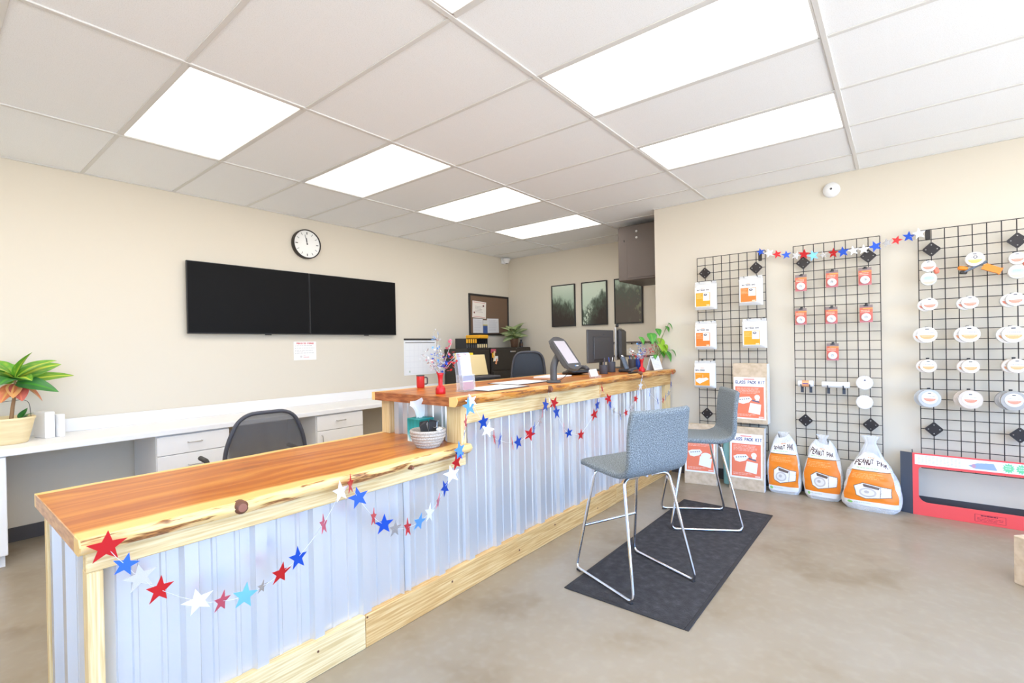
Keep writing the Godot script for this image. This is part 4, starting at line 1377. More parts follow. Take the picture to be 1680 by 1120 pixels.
	part(tb, "top", bevel_box(Vector3(0.7, 0.03, 0.6), 0.003), M.laminate, Vector3(0, DESK - 0.015, 0))
	for s in [[-1, -1], [-1, 1], [1, -1], [1, 1]]: part(tb, "leg", bevel_box(Vector3(0.04, DESK - 0.03, 0.04), 0.003), M.laminate, Vector3(s[0] * 0.32, (DESK - 0.03) / 2, s[1] * 0.27))
	at = hit(788, 615, 2, -0.1)
	var pr := thing("printer", "black desktop printer with a tray of paper beside the file cabinets", "printer", Vector3(at.x, DESK, -0.12), -0.25)
	part(pr, "body", bevel_box(Vector3(0.42, 0.20, 0.36), 0.015), M.black_plastic, Vector3(0, 0.10, 0))
	part(pr, "scanner_lid", bevel_box(Vector3(0.42, 0.035, 0.34), 0.01), M.dusty_dark, Vector3(0, 0.218, 0))
	part(pr, "output_tray", bevel_box(Vector3(0.28, 0.012, 0.16), 0.004), M.steel, Vector3(0, 0.05, 0.24))
	part(pr, "paper_feed", bevel_box(Vector3(0.26, 0.16, 0.01), 0.003), M.black_plastic, Vector3(0, 0.3, -0.13), Vector3(-0.35, 0, 0))
	part(pr, "control_panel", bevel_box(Vector3(0.14, 0.05, 0.012), 0.004), M.grey_plastic, Vector3(-0.08, 0.15, 0.182))
	single("manila_folder", "manila folder propped up on the black printer", "folder", bevel_box(Vector3(0.30, 0.26, 0.012), 0.003), M.manila, Vector3(at.x - 0.02, DESK + 0.365, -0.15), Vector3(-0.3, -0.25, 0))
	single("yellow_notepad", "bright yellow pad behind the manila folder", "notepad", bevel_box(Vector3(0.26, 0.09, 0.02), 0.004), mat("yellow_pad", rgb(240, 208, 40), 0.7), Vector3(at.x - 0.10, DESK + 0.47, -0.27), Vector3(-0.25, -0.25, 0))
	# black high back chair
	at = hit(866, 577, 2, 0.72)
	office_chair("black high back office chair in front of the filing cabinet", Vector3(at.x, 0, 0.72), PI - 0.75, at.y, 0.15, 0.185, M.dusty_dark, M.black_plastic)

# ---------------------------------------------------------------- things on the counter
func centrepiece(at: Vector3, label: String, seed_: int, s := 1.0) -> void:
	var o := thing("foil_centrepiece", label, "decoration", at, 0.0, "foil spray centrepieces")
	part(o, "weight", lathe([Vector2(0, 0), Vector2(0.028, 0), Vector2(0.030, 0.005), Vector2(0.029, 0.032), Vector2(0.022, 0.044), Vector2(0.013, 0.05), Vector2(0.013, 0.085), Vector2(0.017, 0.108), Vector2(0.022, 0.122), Vector2(0.0, 0.115)], 12), M.foil_red)
	var r := RandomNumberGenerator.new()
	r.seed = seed_
	var kinds := [M.foil_red, M.foil_red, M.foil_rose, M.foil_blue, M.foil_silver, M.foil_light_blue, M.foil_silver, M.foil_white, M.foil_red, M.foil_blue, M.foil_silver]
	for i in kinds.size():
		var a := TAU * i / kinds.size() + r.randf() * 0.3
		var lean := r.randf_range(0.12, 0.85)
		var length := r.randf_range(0.13, 0.27) * s
		var d := Vector3(cos(a) * sin(lean), cos(lean), sin(a) * sin(lean))
		var p0 := Vector3(0, 0.11, 0)
		var p1 := p0 + d * length + Vector3(0, -0.02 * lean, 0)
		var w := part(o, "spray_wire", tube([p0, p0.lerp(p1, 0.5) + Vector3(0, 0.01, 0), p1], 0.0011, 5), M.thread)
		var st := new_st()
		for k in 12:
			var p := p0.lerp(p1, 0.25 + 0.75 * k / 11.0) + Vector3(r.randf_range(-1, 1), r.randf_range(-1, 1), r.randf_range(-1, 1)) * 0.022
			var b := Basis.from_euler(Vector3(r.randf() * 6, r.randf() * 6, r.randf() * 6))
			var poly5 := PackedVector2Array()
			for j in 10: poly5.append(Vector2.from_angle(TAU * j / 10) * (0.011 if j % 2 == 0 else 0.0048))
			add_prism(st, poly5, 0.0012, Transform3D(b, p))
		part(w, "confetti", done(st), kinds[i]).set_meta("kind", "stuff")

func brochure_image() -> Image:
	var im := canvas(64, 150, rgb(214, 222, 240))
	for i in 8: fill(im, 0.06 + i * 0.12, 0.0, 0.075 + i * 0.12, 0.68, rgb(190, 202, 230))
	fill(im, 0, 0.62, 1, 0.76, rgb(110, 122, 168))
	fill(im, 0, 0.76, 1, 0.79, rgb(232, 214, 220))
	fill(im, 0, 0.79, 1, 1, rgb(176, 96, 122))
	return im

func build_counter_things() -> void:
	var st: SurfaceTool
	var im: Image
	# --- low slab
	im = canvas(64, 72, rgb(24, 150, 146))
	for y in 72:
		for x in 64:
			var w := 0.06 * sin(x * 0.35) + 0.05 * sin(x * 0.13 + 2.0)
			var v := y / 72.0 + w
			var c := rgb(20, 132, 124).lerp(rgb(36, 168, 178), clampf(v * 2.2, 0, 1)).lerp(rgb(150, 214, 228), clampf((v - 0.52) * 3.2, 0, 1)).lerp(rgb(238, 246, 250), clampf((v - 0.74) * 4.0, 0, 1))
			im.set_pixel(x, y, c)
	var dip := picture("tissue_box_print", im, 0.45)
	var tb := thing("tissue_box", "teal and white tissue box on the low slab", "tissue box", Vector3(0.955, LOW, 1.775))
	part(tb, "lid", bevel_box(Vector3(0.108, 0.006, 0.108), 0.002), M.teal_card, Vector3(0, 0.128, 0))
	for i in 4:
		var a := PI / 2 * i
		part(tb, "side", print_box(0.106, 0.126, 0.003), dip, Vector3(sin(a), 0, cos(a)) * 0.0515 + Vector3(0, 0.064, 0), Vector3(0, a, 0))
	part(tb, "bottom", plain_box(Vector3(0.1, 0.003, 0.1)), M.paper, Vector3(0, 0.0015, 0))
	var tissue := func(u: float, v: float) -> Vector3:
		var w := lerpf(0.028, 0.05, v)
		var s := (u - 0.5) * 2.0
		var x := -0.07 * v * v - 0.012 * v + s * w * 0.75
		var y := 0.128 + 0.115 * v - (0.03 * v * v if s < 0 else 0.0) * absf(s) + 0.008 * sin(u * 9.0)
		return Vector3(x, y, 0.012 * sin(u * 7.0 + v * 2.0) * v + s * w * 0.5)
	var sheet := part(tb, "tissue", surface(tissue, 14, 12), M.paper)
	sheet.rotation.y = 0.5
	var bk := Vector3(0.868, LOW, 1.935)
	var bs := thing("coil_basket", "round coiled rope basket holding black key pouches", "basket", bk)
	var prof := [Vector2(0, 0.004), Vector2(0.05, 0.0)]
	for i in 6:
		var y := i * 0.0155
		var r := 0.062 + 0.031 * sin(PI * 0.5 * minf(1.0, i / 4.5))
		for k in 5: prof.append(Vector2(r + 0.0035 * sin(PI * k / 4.0), y + 0.0155 * k / 4.0))
	prof.append_array([Vector2(0.091, 0.094), Vector2(0.085, 0.092), Vector2(0.08, 0.07), Vector2(0.05, 0.012), Vector2(0, 0.01)])
	part(bs, "coils", lathe(prof, 36), M.coil_basket)
	var ring_pts := []
	for i in 16: ring_pts.append(Vector3(cos(TAU * i / 16) * 0.015, sin(TAU * i / 16) * 0.015, 0))
	var ring := tube(ring_pts, 0.0022, 6, false, true)
	for i in 7:
		var kp := thing("key_pouch", "black key pouch with a steel ring in the coil basket" if i in [3, 5] else "black key pouch with steel edging in the coil basket", "pouch", bk + Vector3(-0.042 + i * 0.014, 0.078, 0.026 - 0.017 * (i % 4)), 0.2 - 0.06 * i, "key pouches in the basket")
		part(kp, "pouch", bevel_box(Vector3(0.06, 0.088, 0.006), 0.002), M.black_plastic, Vector3(0, 0.012, 0), Vector3(-0.1, 0, 0.3 - 0.1 * i))
		if i in [3, 5]: part(kp, "ring", ring, M.steel, Vector3(0.0, 0.036, 0.016), Vector3(-0.2, 0.0, 0))
		else: part(kp, "binding", bevel_box(Vector3(0.003, 0.08, 0.008), 0.001), M.steel, Vector3(0.025, 0.012, 0.001), Vector3(-0.1, 0, 0.3 - 0.1 * i))
	single("white_key_tag", "small white key tag lying among the black pouches", "key tag", bevel_box(Vector3(0.036, 0.012, 0.02), 0.003), M.white_plastic, bk + Vector3(0.02, 0.096, 0.068), Vector3(0.2, 0.3, 0.1))
	# --- tall slab
	var p := hit(723, 646, 1, TALL)
	centrepiece(p, "red foil centrepiece with red and silver sprays beside the brochures", 5)
	p = hit(1053, 609, 1, TALL)
	centrepiece(Vector3(hit(1053, 609, 2, 2.0).x, TALL, 2.0), "red foil centrepiece near the trailing pothos plant", 8, 0.75)
	# brochures
	p = Vector3(1.24, TALL, 1.86)
	var bh := thing("brochure_holder", "clear acrylic brochure stand holding blue leaflets", "brochure holder", p, 0.1)
	part(bh, "back", bevel_box(Vector3(0.115, 0.23, 0.003), 0.001), M.clear_plastic, Vector3(0, 0.118, -0.03), Vector3(-0.14, 0, 0))
	part(bh, "front", bevel_box(Vector3(0.115, 0.10, 0.003), 0.001), M.clear_plastic, Vector3(0, 0.053, 0.028), Vector3(-0.14, 0, 0))
	part(bh, "base", bevel_box(Vector3(0.115, 0.003, 0.075), 0.001), M.clear_plastic, Vector3(0, 0.0015, 0))
	for s in [-1, 1]: part(bh, "side", bevel_box(Vector3(0.003, 0.10, 0.055), 0.001), M.clear_plastic, Vector3(s * 0.056, 0.053, 0))
	var bm := picture("brochure_print", brochure_image(), 0.35)
	for i in 4:
		single("brochure", ["rearmost", "second", "third", "foremost"][i] + " blue and rose folded leaflet in the acrylic stand", "leaflet", print_box(0.1, 0.225 - 0.004 * (i % 2), 0.004), bm, p + Basis(Vector3.UP, 0.1) * Vector3(0.0, 0.122, -0.012 + i * 0.0068), Vector3(-0.14, 0.1, 0), "leaflets in the acrylic stand")
	# counter pads
	for k in [[1.29, 1.70, 1.74, 2.0, "grey sign-in pad with dark border next to the brochures"], [1.73, 2.14, 1.60, 1.88, "grey sign-in pad with dark border next to the tablet stand"]]:
		var cp := thing("counter_pad", k[4], "counter mat", Vector3((k[0] + k[1]) / 2, TALL, (k[2] + k[3]) / 2), 0.0, "sign-in pads on the tall slab")
		part(cp, "border", bevel_box(Vector3(k[1] - k[0], 0.004, k[3] - k[2]), 0.001), M.grey_plastic, Vector3(0, 0.003, 0))
		part(cp, "sheet", plain_box(Vector3(k[1] - k[0] - 0.025, 0.001, k[3] - k[2] - 0.025)), M.paper, Vector3(0, 0.0055, 0))
	# tablet stand
	p = hit(898, 627, 1, TALL)
	p.z = 1.96
	var ts := thing("tablet_stand", "dark grey tablet kiosk on a curved post on the tall slab", "tablet stand", p)
	part(ts, "base", lathe([Vector2(0, 0), Vector2(0.05, 0), Vector2(0.052, 0.004), Vector2(0.048, 0.016), Vector2(0.03, 0.02), Vector2(0, 0.02)], 24), M.grey_plastic)
	part(ts, "post", tube(arc([Vector3(0, 0.018, 0), Vector3(0, 0.13, 0), Vector3(0.055, 0.2, 0.01)], 0.07, 8), 0.0255, 14), M.grey_plastic)
	var head := part(ts, "tablet_case", tablet_shell(), M.grey_plastic, Vector3(0.105, 0.205, 0.035))
	head.basis = Basis(Vector3.UP, 0.10) * Basis(Vector3.RIGHT, -0.62)
	part(head, "screen", bevel_box(Vector3(0.165, 0.20, 0.003), 0.001), mat("tablet_screen", rgb(196, 186, 190), 0.3), Vector3(0, 0.006, 0.0145))
	part(head, "badge", bevel_box(Vector3(0.035, 0.008, 0.002), 0.0005), M.white_plastic, Vector3(0.035, -0.117, 0.0145))
	part(head, "button", disc(0.006, 0.003, 12, 0.001), M.foil_light_blue, Vector3(0.004, -0.117, 0.0145))
	part(ts, "cable", tube(arc([Vector3(0.16, 0.12, 0.04), Vector3(0.17, 0.06, 0.02), Vector3(0.17, 0.004, -0.05), Vector3(0.12, 0.004, -0.2)], 0.03, 4), 0.0025, 6), M.black_plastic)
	# paper and phone
	p = hit(905, 615, 2, 1.6)
	single("loose_papers", "loose white papers behind the tablet post", "paper", bevel_box(Vector3(0.30, 0.008, 0.22), 0.002), M.paper, Vector3(p.x + 0.02, TALL + 0.004, 1.6), Vector3(0, 0.15, 0))
	p = hit(945, 610, 2, 1.62)
	var ph := thing("desk_phone", "black desk phone behind the card holder", "telephone", Vector3(p.x, TALL, 1.62), 2.6)
	part(ph, "body", bevel_box(Vector3(0.19, 0.03, 0.2), 0.01), M.black_plastic, Vector3(0, 0.022, 0), Vector3(0.12, 0, 0))
	part(ph, "handset", tube(arc([Vector3(-0.07, 0.045, 0.09), Vector3(-0.07, 0.065, 0.06), Vector3(-0.07, 0.065, -0.06), Vector3(-0.07, 0.045, -0.09)], 0.03, 4), 0.019, 10), M.dusty_dark)
	part(ph, "display", bevel_box(Vector3(0.10, 0.003, 0.05), 0.001), M.grey_plastic, Vector3(0.03, 0.045, -0.06), Vector3(0.12, 0, 0))
	part(ph, "keypad", bevel_box(Vector3(0.08, 0.006, 0.08), 0.001), M.grey_plastic, Vector3(0.03, 0.04, 0.03), Vector3(0.12, 0, 0))
	# card holder and framed sign
	im = canvas(96, 64, rgb(246, 246, 248))
	greek(im, 0.5, 0.1, 0.94, 0.3, 2, rgb(150, 150, 160), 4)
	var cm := picture("card_print", im, 0.6)
	p = hit(983, 620, 1, TALL)
	var ch := thing("card_holder", "small holder of white business cards before the pen cup", "card holder", Vector3(p.x, TALL, 1.99), 0.0)
	part(ch, "tray", bevel_box(Vector3(0.105, 0.022, 0.05), 0.003), M.clear_plastic, Vector3(0, 0.011, 0.01))
	part(ch, "back", bevel_box(Vector3(0.105, 0.05, 0.004), 0.001), M.clear_plastic, Vector3(0, 0.03, -0.022), Vector3(-0.3, 0, 0))
	part(ch, "cards", print_box(0.1, 0.058, 0.014), cm, Vector3(0, 0.040, -0.008), Vector3(-0.35, 0, 0))
	im = canvas(128, 120, rgb(244, 244, 246))
	greek(im, 0.1, 0.09, 0.56, 0.24, 1, rgb(80, 92, 120), 5)
	greek(im, 0.62, 0.1, 0.9, 0.42, 4, rgb(206, 206, 212), 6)
	greek(im, 0.12, 0.5, 0.88, 0.9, 4, rgb(226, 226, 230), 7)
	p = hit(1077, 606, 1, TALL)
	p.z = 2.0
	var sg := thing("counter_sign", "white slanted sign card at the far end of the tall slab", "sign", Vector3(hit(1077, 600, 2, 2.0).x, TALL, 2.0), 0.0)
	part(sg, "card", print_box(0.21, 0.145, 0.004), picture("sign_print", im, 0.5), Vector3(0, 0.074, 0), Vector3(-0.3, 0, 0))
	part(sg, "prop", bevel_box(Vector3(0.2, 0.13, 0.003), 0.001), M.white_plastic, Vector3(0, 0.065, -0.045), Vector3(0.3, 0, 0))
	part(sg, "foot", bevel_box(Vector3(0.21, 0.003, 0.11), 0.001), M.clear_plastic, Vector3(0, 0.002, -0.02))
	# monitors
	var x0 := hit(963, 570, 2, 1.50).x
	var x1 := hit(1006, 570, 2, 1.50).x
	var top := hit(985, 541, 2, 1.50).y
	var mw := x1 - x0
	var mh := 0.335
	var mo := thing("monitor", "black computer monitor seen from behind on the tall slab", "monitor", Vector3((x0 + x1) / 2, TALL, 1.50), PI)
	var cy := top - TALL - mh / 2
	part(mo, "housing", bevel_box(Vector3(mw, mh, 0.02), 0.006), M.grey_plastic, Vector3(0, cy, 0))
	part(mo, "screen", plain_box(Vector3(mw - 0.02, mh - 0.02, 0.002)), M.screen_black, Vector3(0, cy, 0.011))
	part(mo, "rear_bulge", bevel_box(Vector3(mw * 0.62, mh * 0.7, 0.014), 0.006), M.grey_plastic, Vector3(0, cy - 0.02, -0.015))
	part(mo, "badge", bevel_box(Vector3(0.03, 0.012, 0.002), 0.0005), M.dusty_dark, Vector3(-0.05, cy + 0.12, -0.011))
	part(mo, "stem", bevel_box(Vector3(0.05, cy - mh * 0.4, 0.018), 0.004), M.black_plastic, Vector3(0, (cy - mh * 0.4) / 2 + 0.005, 0.0))
	part(mo, "foot", bevel_box(Vector3(0.22, 0.012, 0.17), 0.004), M.black_plastic, Vector3(0, 0.006, 0))
	p = hit(1018, 570, 2, 1.48)
	var m2 := thing("monitor", "grey monitor seen edge on beside the pen cups", "monitor", Vector3(p.x + 0.04, TALL, 1.44), 3.45)
	top = hit(1018, 537, 2, 1.48).y - TALL
	part(m2, "housing", bevel_box(Vector3(0.44, 0.36, 0.022), 0.004), M.steel, Vector3(0, top - 0.18, 0))
	part(m2, "rear_bulge", bevel_box(Vector3(0.40, 0.32, 0.05), 0.024), M.grey_plastic, Vector3(0, top - 0.18, -0.034))
	part(m2, "screen", plain_box(Vector3(0.42, 0.34, 0.002)), M.screen_black, Vector3(0, top - 0.18, 0.012))
	part(m2, "webcam", lathe([Vector2(0, 0), Vector2(0.016, 0.002), Vector2(0.018, 0.02), Vector2(0.012, 0.036), Vector2(0, 0.04)], 14), M.black_plastic, Vector3(0.16, top, -0.01))
	part(m2, "stem", bevel_box(Vector3(0.05, top - 0.2, 0.03), 0.006), M.grey_plastic, Vector3(0, (top - 0.2) / 2, -0.03))
	part(m2, "foot", lathe([Vector2(0, 0), Vector2(0.11, 0), Vector2(0.11, 0.006), Vector2(0.1, 0.012), Vector2(0, 0.012)], 24), M.grey_plastic, Vector3(0, 0, -0.02))
	# pen cups
	pen_cup(hit(990, 608, 2, 1.80), 0.10, "grey pen cup with a blue capped marker by the monitor", [M.pen_blue, M.dusty_dark], ["blue", "dark grey"])
	pen_cup(hit(1003, 606, 2, 1.74), 0.12, "black box pen holder with pens and scissors", [M.black_plastic, M.steel, M.pen_blue], ["black", "silver", "blue"])
	pen_cup(hit(1037, 603, 2, 1.72), 0.13, "dark pen cup with green and red pens", [M.foil_red, mat("pen_green", rgb(30, 110, 90), 0.4), M.pen_blue], ["red", "green", "blue"])
	# card terminal
	p = hit(1027, 607, 2, 1.86)
	var ct := thing("card_terminal", "blue grey card payment terminal on its cradle", "card reader", Vector3(p.x, TALL, 1.86), 0.2)
	part(ct, "cradle", bevel_box(Vector3(0.11, 0.03, 0.12), 0.008), M.black_plastic, Vector3(0, 0.015, 0))
	part(ct, "handset", bevel_box(Vector3(0.08, 0.13, 0.03), 0.008), M.grey_steel_blue, Vector3(0, 0.085, -0.01), Vector3(-0.35, 0, 0))
	part(ct, "receipt", bevel_box(Vector3(0.06, 0.03, 0.002), 0.0005), M.paper, Vector3(0, 0.15, -0.03), Vector3(-0.5, 0, 0))
	part(ct, "label", bevel_box(Vector3(0.075, 0.03, 0.003), 0.001), M.white_plastic, Vector3(0, 0.022, 0.061))
	# blue spray bottle and stapler
	p = hit(1047, 600, 2, 1.72)
	var sb := thing("spray_bottle", "blue spray bottle behind the foil centrepiece", "bottle", Vector3(p.x, TALL, 1.72))
	part(sb, "body", lathe([Vector2(0, 0), Vector2(0.034, 0), Vector2(0.036, 0.006), Vector2(0.036, 0.075), Vector2(0.014, 0.12), Vector2(0.013, 0.135), Vector2(0, 0.135)], 18), M.pen_blue)
	part(sb, "nozzle", bevel_box(Vector3(0.022, 0.022, 0.05), 0.005), M.white_plastic, Vector3(0, 0.145, 0.01))
	p = hit(1040, 606, 2, 2.0)
	var sp := thing("stapler", "black stapler lying between the terminal and the centrepiece", "stapler", Vector3(p.x - 0.02, TALL, 2.0), 0.0)
	part(sp, "base", bevel_box(Vector3(0.15, 0.012, 0.035), 0.004), M.black_plastic, Vector3(0, 0.006, 0))
	part(sp, "arm", bevel_box(Vector3(0.145, 0.022, 0.03), 0.008), M.dusty_dark, Vector3(0, 0.036, 0), Vector3(0, 0, 0.12))
	# trailing pothos in a woven pot
	p = Vector3(4.008, TALL, 1.93)
	var po := thing("potted_pothos", "trailing pothos with heart leaves in a woven pot on the slab", "plant", p)
	part(po, "pot", lathe([Vector2(0, 0), Vector2(0.048, 0), Vector2(0.05, 0.006), Vector2(0.062, 0.12), Vector2(0.062, 0.12), Vector2(0.058, 0.12), Vector2(0.054, 0.1), Vector2(0, 0.1)], 28), M.woven_pot)
	part(po, "soil", lathe([Vector2(0.055, 0.1), Vector2(0, 0.106)], 20), M.soil)
	# each leaf where the photograph shows it, all in the upright plane of the pot
	var leaves := [[1054, 558, 0.085, 0.2], [1070, 554, 0.12, -0.4], [1077, 560, 0.08, 0.5], [1081, 544, 0.085, -0.2], [1101, 534, 0.075, 0.6], [1096, 539, 0.07, 0.2], [1086, 562, 0.12, 0.1], [1090, 572, 0.11, -0.3], [1084, 569, 0.09, 0.4], [1094, 568, 0.055, 0.2], [1098, 583, 0.12, 0.3], [1107, 578, 0.08, 0.7], [1075, 585, 0.05, -0.6], [1088, 580, 0.08, 0.0]]
	for i in leaves.size():
		var l: Array = leaves[i]
		var lp := hit(l[0], l[1], 2, 2.0 + 0.03 * sin(i * 1.7))
		if lp.x > 4.03: lp = hit(l[0], l[1], 0, 4.03)
		lp -= p
		var fresh := i in [6, 7, 8, 9]
		var q := part(po, "leaf", leaf(l[2], l[2] * 0.85, 0.35, 0.12, lin(170, 200, 70) if fresh else lin(120, 176, 70), lin(140, 190, 40) if fresh else lin(60, 140, 52), 1.0, true), M.leaf_colour)
		var b := Basis(Vector3.UP, -0.5 + l[3]) * Basis(Vector3.RIGHT, 0.75)
		q.basis = b
		q.position = lp - b * Vector3(0, 0, l[2] * 0.45)
		var root := Vector3(0.03 * sin(i), 0.1, 0.03 * cos(i))
		part(po, "vine", tube([root, root.lerp(q.position, 0.5) + Vector3(0.02, 0.05, 0), q.position], 0.0022, 5), M.stem_green)

func pen_cup(at: Vector3, h: float, label: String, pens: Array, shade: Array) -> void:
	var o := thing("pen_cup", label, "pen cup", Vector3(at.x, TALL, at.z), 0.0, "pen cups on the tall slab")
	part(o, "cup", lathe([Vector2(0, 0), Vector2(0.036, 0), Vector2(0.038, 0.003), Vector2(0.04, h - 0.02), Vector2(0.04, h - 0.02), Vector2(0.037, h - 0.02), Vector2(0.035, 0.006), Vector2(0, 0.006)], 20), M.dusty_dark)
	for i in pens.size():
		var a := 2.1 * i
		single("pen", "%s pen standing in the %s" % [shade[i], "grey pen cup" if h < 0.11 else ("black box pen holder" if h < 0.125 else "dark pen cup")], "pen", lathe([Vector2(0.001, -0.065), Vector2(0.0055, -0.055), Vector2(0.0055, 0.06), Vector2(0.004, 0.066), Vector2(0, 0.066)], 8), pens[i], Vector3(at.x + 0.014 * cos(a), TALL + 0.079, at.z + 0.014 * sin(a)), Vector3(0.16 * sin(a), 0, -0.16 * cos(a)), "pens in the cups")

func tablet_shell() -> ArrayMesh:
	var st := new_st()
	var o := PackedVector2Array()
	var ring := [Vector2(-0.10, 0.125), Vector2(-0.05, 0.142), Vector2(0, 0.147), Vector2(0.05, 0.142), Vector2(0.10, 0.125), Vector2(0.115, 0.10), Vector2(0.115, -0.10), Vector2(0.10, -0.128), Vector2(0.05, -0.142), Vector2(0, -0.146), Vector2(-0.05, -0.142), Vector2(-0.10, -0.128), Vector2(-0.115, -0.10), Vector2(-0.115, 0.10)]
	for p in ring: o.append(p)
	add_prism(st, o, 0.026)
	var inner := PackedVector2Array()
	for p in ring: inner.append(p * 0.8)
	add_prism(st, inner, 0.02, Transform3D(Basis.IDENTITY, Vector3(0, 0, -0.022)))
	return done(st)

# ---------------------------------------------------------------- stools and floor mat
func build_stools() -> void:
	var fm := thing("floor_mat", "charcoal ribbed carpet floor mat under the two bar stools", "mat", Vector3(2.305, 0, 2.80), 0.0)
	part(fm, "carpet", plain_box(Vector3(1.84, 0.005, 0.64)), M.carpet_mat, Vector3(0, 0.0028, 0))
	for s in [-1, 1]:
		part(fm, "edging", bevel_box(Vector3(1.88, 0.006, 0.02), 0.002), M.mat_edge, Vector3(0, 0.0032, s * 0.33))
		part(fm, "edging", bevel_box(Vector3(0.02, 0.006, 0.64), 0.002), M.mat_edge, Vector3(s * 0.93, 0.0032, 0))
	var a := make_stool("pale blue grey upholstered bar stool with chrome legs beside the low slab", Vector3(1.72, 0.002, 2.7075), -0.39)
	copy_of(a, "bar_stool", "pale blue grey upholstered bar stool in front of the glass pack kits", Vector3(2.8315, 0.002, 2.7205), 0.535)

func make_stool(label: String, at: Vector3, turn: float) -> Node3D:
	var o := thing("bar_stool", label, "bar stool", at, turn, "upholstered bar stools")
	var c := Curve3D.new()
	var pts := [Vector3(0, 0.634, -0.225), Vector3(0, 0.640, -0.19), Vector3(0, 0.636, -0.08), Vector3(0, 0.630, 0.05), Vector3(0, 0.632, 0.12), Vector3(0, 0.652, 0.178), Vector3(0, 0.70, 0.205), Vector3(0, 0.80, 0.215), Vector3(0, 0.90, 0.225), Vector3(0, 0.985, 0.242)]
	for i in pts.size():
		var t: Vector3 = (pts[mini(i + 1, pts.size() - 1)] - pts[maxi(i - 1, 0)]) / 6.0
		c.add_point(pts[i], -t, t)
	var total := c.get_baked_length()
	var shell := func(u: float, v: float) -> Vector3:
		var s := v * total
		var p := c.sample_baked(s, true)
		var t := (c.sample_baked(minf(s + 0.01, total), true) - c.sample_baked(maxf(s - 0.01, 0), true)).normalized()
		var n := Vector3(0, t.z, -t.y)           # out of the sitting side
		var e := minf(s, total - s) / 0.022
		var thick := 0.021 * sqrt(clampf(1.0 - pow(1.0 - minf(e, 1.0), 2.0), 0.0, 1.0))
		var half := 0.217 - 0.014 * clampf(1.0 - s / 0.12, 0, 1) - 0.008 * clampf((s - total + 0.08) / 0.08, 0, 1)
		half -= 0.012 * (1.0 - sqrt(clampf(1.0 - pow(1.0 - minf(e * 0.6, 1.0), 2.0), 0.0, 1.0)))
		var a := TAU * u
		var cx := signf(cos(a)) * pow(absf(cos(a)), 0.28)
		var sy := signf(sin(a)) * pow(absf(sin(a)), 0.5)
		var bow := 0.012 * cx * cx * clampf((v - 0.45) * 3.0, 0, 1)
		return p + Vector3(cx * half, 0, 0) + n * (sy * thick + bow)
	part(o, "shell", surface(func(u, v): return shell.call(1.0 - u, v), 40, 44), M.fabric)
	for s in [-1, 1]:
		var path := arc([Vector3(s * 0.05, 0.604, -0.12), Vector3(s * 0.165, 0.606, -0.13), Vector3(s * 0.228, 0.0125, -0.245), Vector3(s * 0.228, 0.0125, 0.245), Vector3(s * 0.165, 0.604, 0.115), Vector3(s * 0.05, 0.602, 0.105)], 0.045, 7)
		var leg := part(o, "leg_frame", tube(path, 0.0085, 12), M.chrome)
		for z in [-0.215, 0.215]: part(leg, "glide", bevel_box(Vector3(0.02, 0.012, 0.035), 0.003), M.black_plastic, Vector3(s * 0.228, 0.006, z))
		for z in [-0.125, 0.11]: part(leg, "seat_clip", bevel_box(Vector3(0.03, 0.012, 0.03), 0.004), M.black_plastic, Vector3(s * 0.13, 0.612, z))
	var y := 0.27
	var k := (0.606 - y) / 0.594
	part(o, "footrest", tube([Vector3(-0.165 - 0.063 * k, y, -0.13 - 0.115 * k), Vector3(0.165 + 0.063 * k, y, -0.13 - 0.115 * k)], 0.0085, 12), M.chrome)
	part(o, "seat_brace", tube([Vector3(0, 0.604, -0.13), Vector3(0, 0.602, 0.12)], 0.008, 8), M.chrome)
	return o

# ---------------------------------------------------------------- goods on the wire panels
func print_disc(r: float, depth: float) -> ArrayMesh:
	var key := "pd%f" % r
	if box_cache.has(key): return box_cache[key]
	var st := new_st()
	var n := 28
	for i in n:
		var a := Vector3(cos(TAU * i / n), sin(TAU * i / n), 0) * r
		var b := Vector3(cos(TAU * (i + 1) / n), sin(TAU * (i + 1) / n), 0) * r
		var z := Vector3(0, 0, depth / 2)
		var e := func(v: Vector3) -> Vector2: return Vector2(0.5 + v.x / r * 0.5, 0.5 - v.y / r * 0.5)
		for v in [Vector3.ZERO, b, a]:
			st.set_uv(e.call(v))
			st.add_vertex(v + z)
		for v in [Vector3.ZERO, a, b]:
			st.set_uv(Vector2(0.5, 0.02))
			st.add_vertex(v - z)
		st.set_uv(Vector2(0.5, 0.02))
		quad(st, a - z, b - z, b + z, a + z)
	box_cache[key] = done(st)
	return box_cache[key]

func disc_label(band: Color) -> Image:
	var im := canvas(96, 96, rgb(247, 245, 246))
	fill(im, 0.40, 0.10, 0.60, 0.16, rgb(40, 36, 44))
	greek(im, 0.36, 0.24, 0.66, 0.30, 1, rgb(222, 150, 130), 3)
	greek(im, 0.2, 0.36, 0.84, 0.44, 1, rgb(128, 124, 140), 4)
	poly(im, [[0.1, 0.53], [0.9, 0.53], [0.82, 0.68], [0.66, 0.78], [0.5, 0.80], [0.34, 0.78], [0.18, 0.68]], band)
	greek(im, 0.24, 0.58, 0.78, 0.64, 1, band.lightened(0.45), 6)
	greek(im, 0.36, 0.84, 0.66, 0.9, 1, rgb(200, 196, 204), 7)
	return im

const COLUMNS := ["next to the middle panel", "under the tape gun", "at the far edge of the panel"]

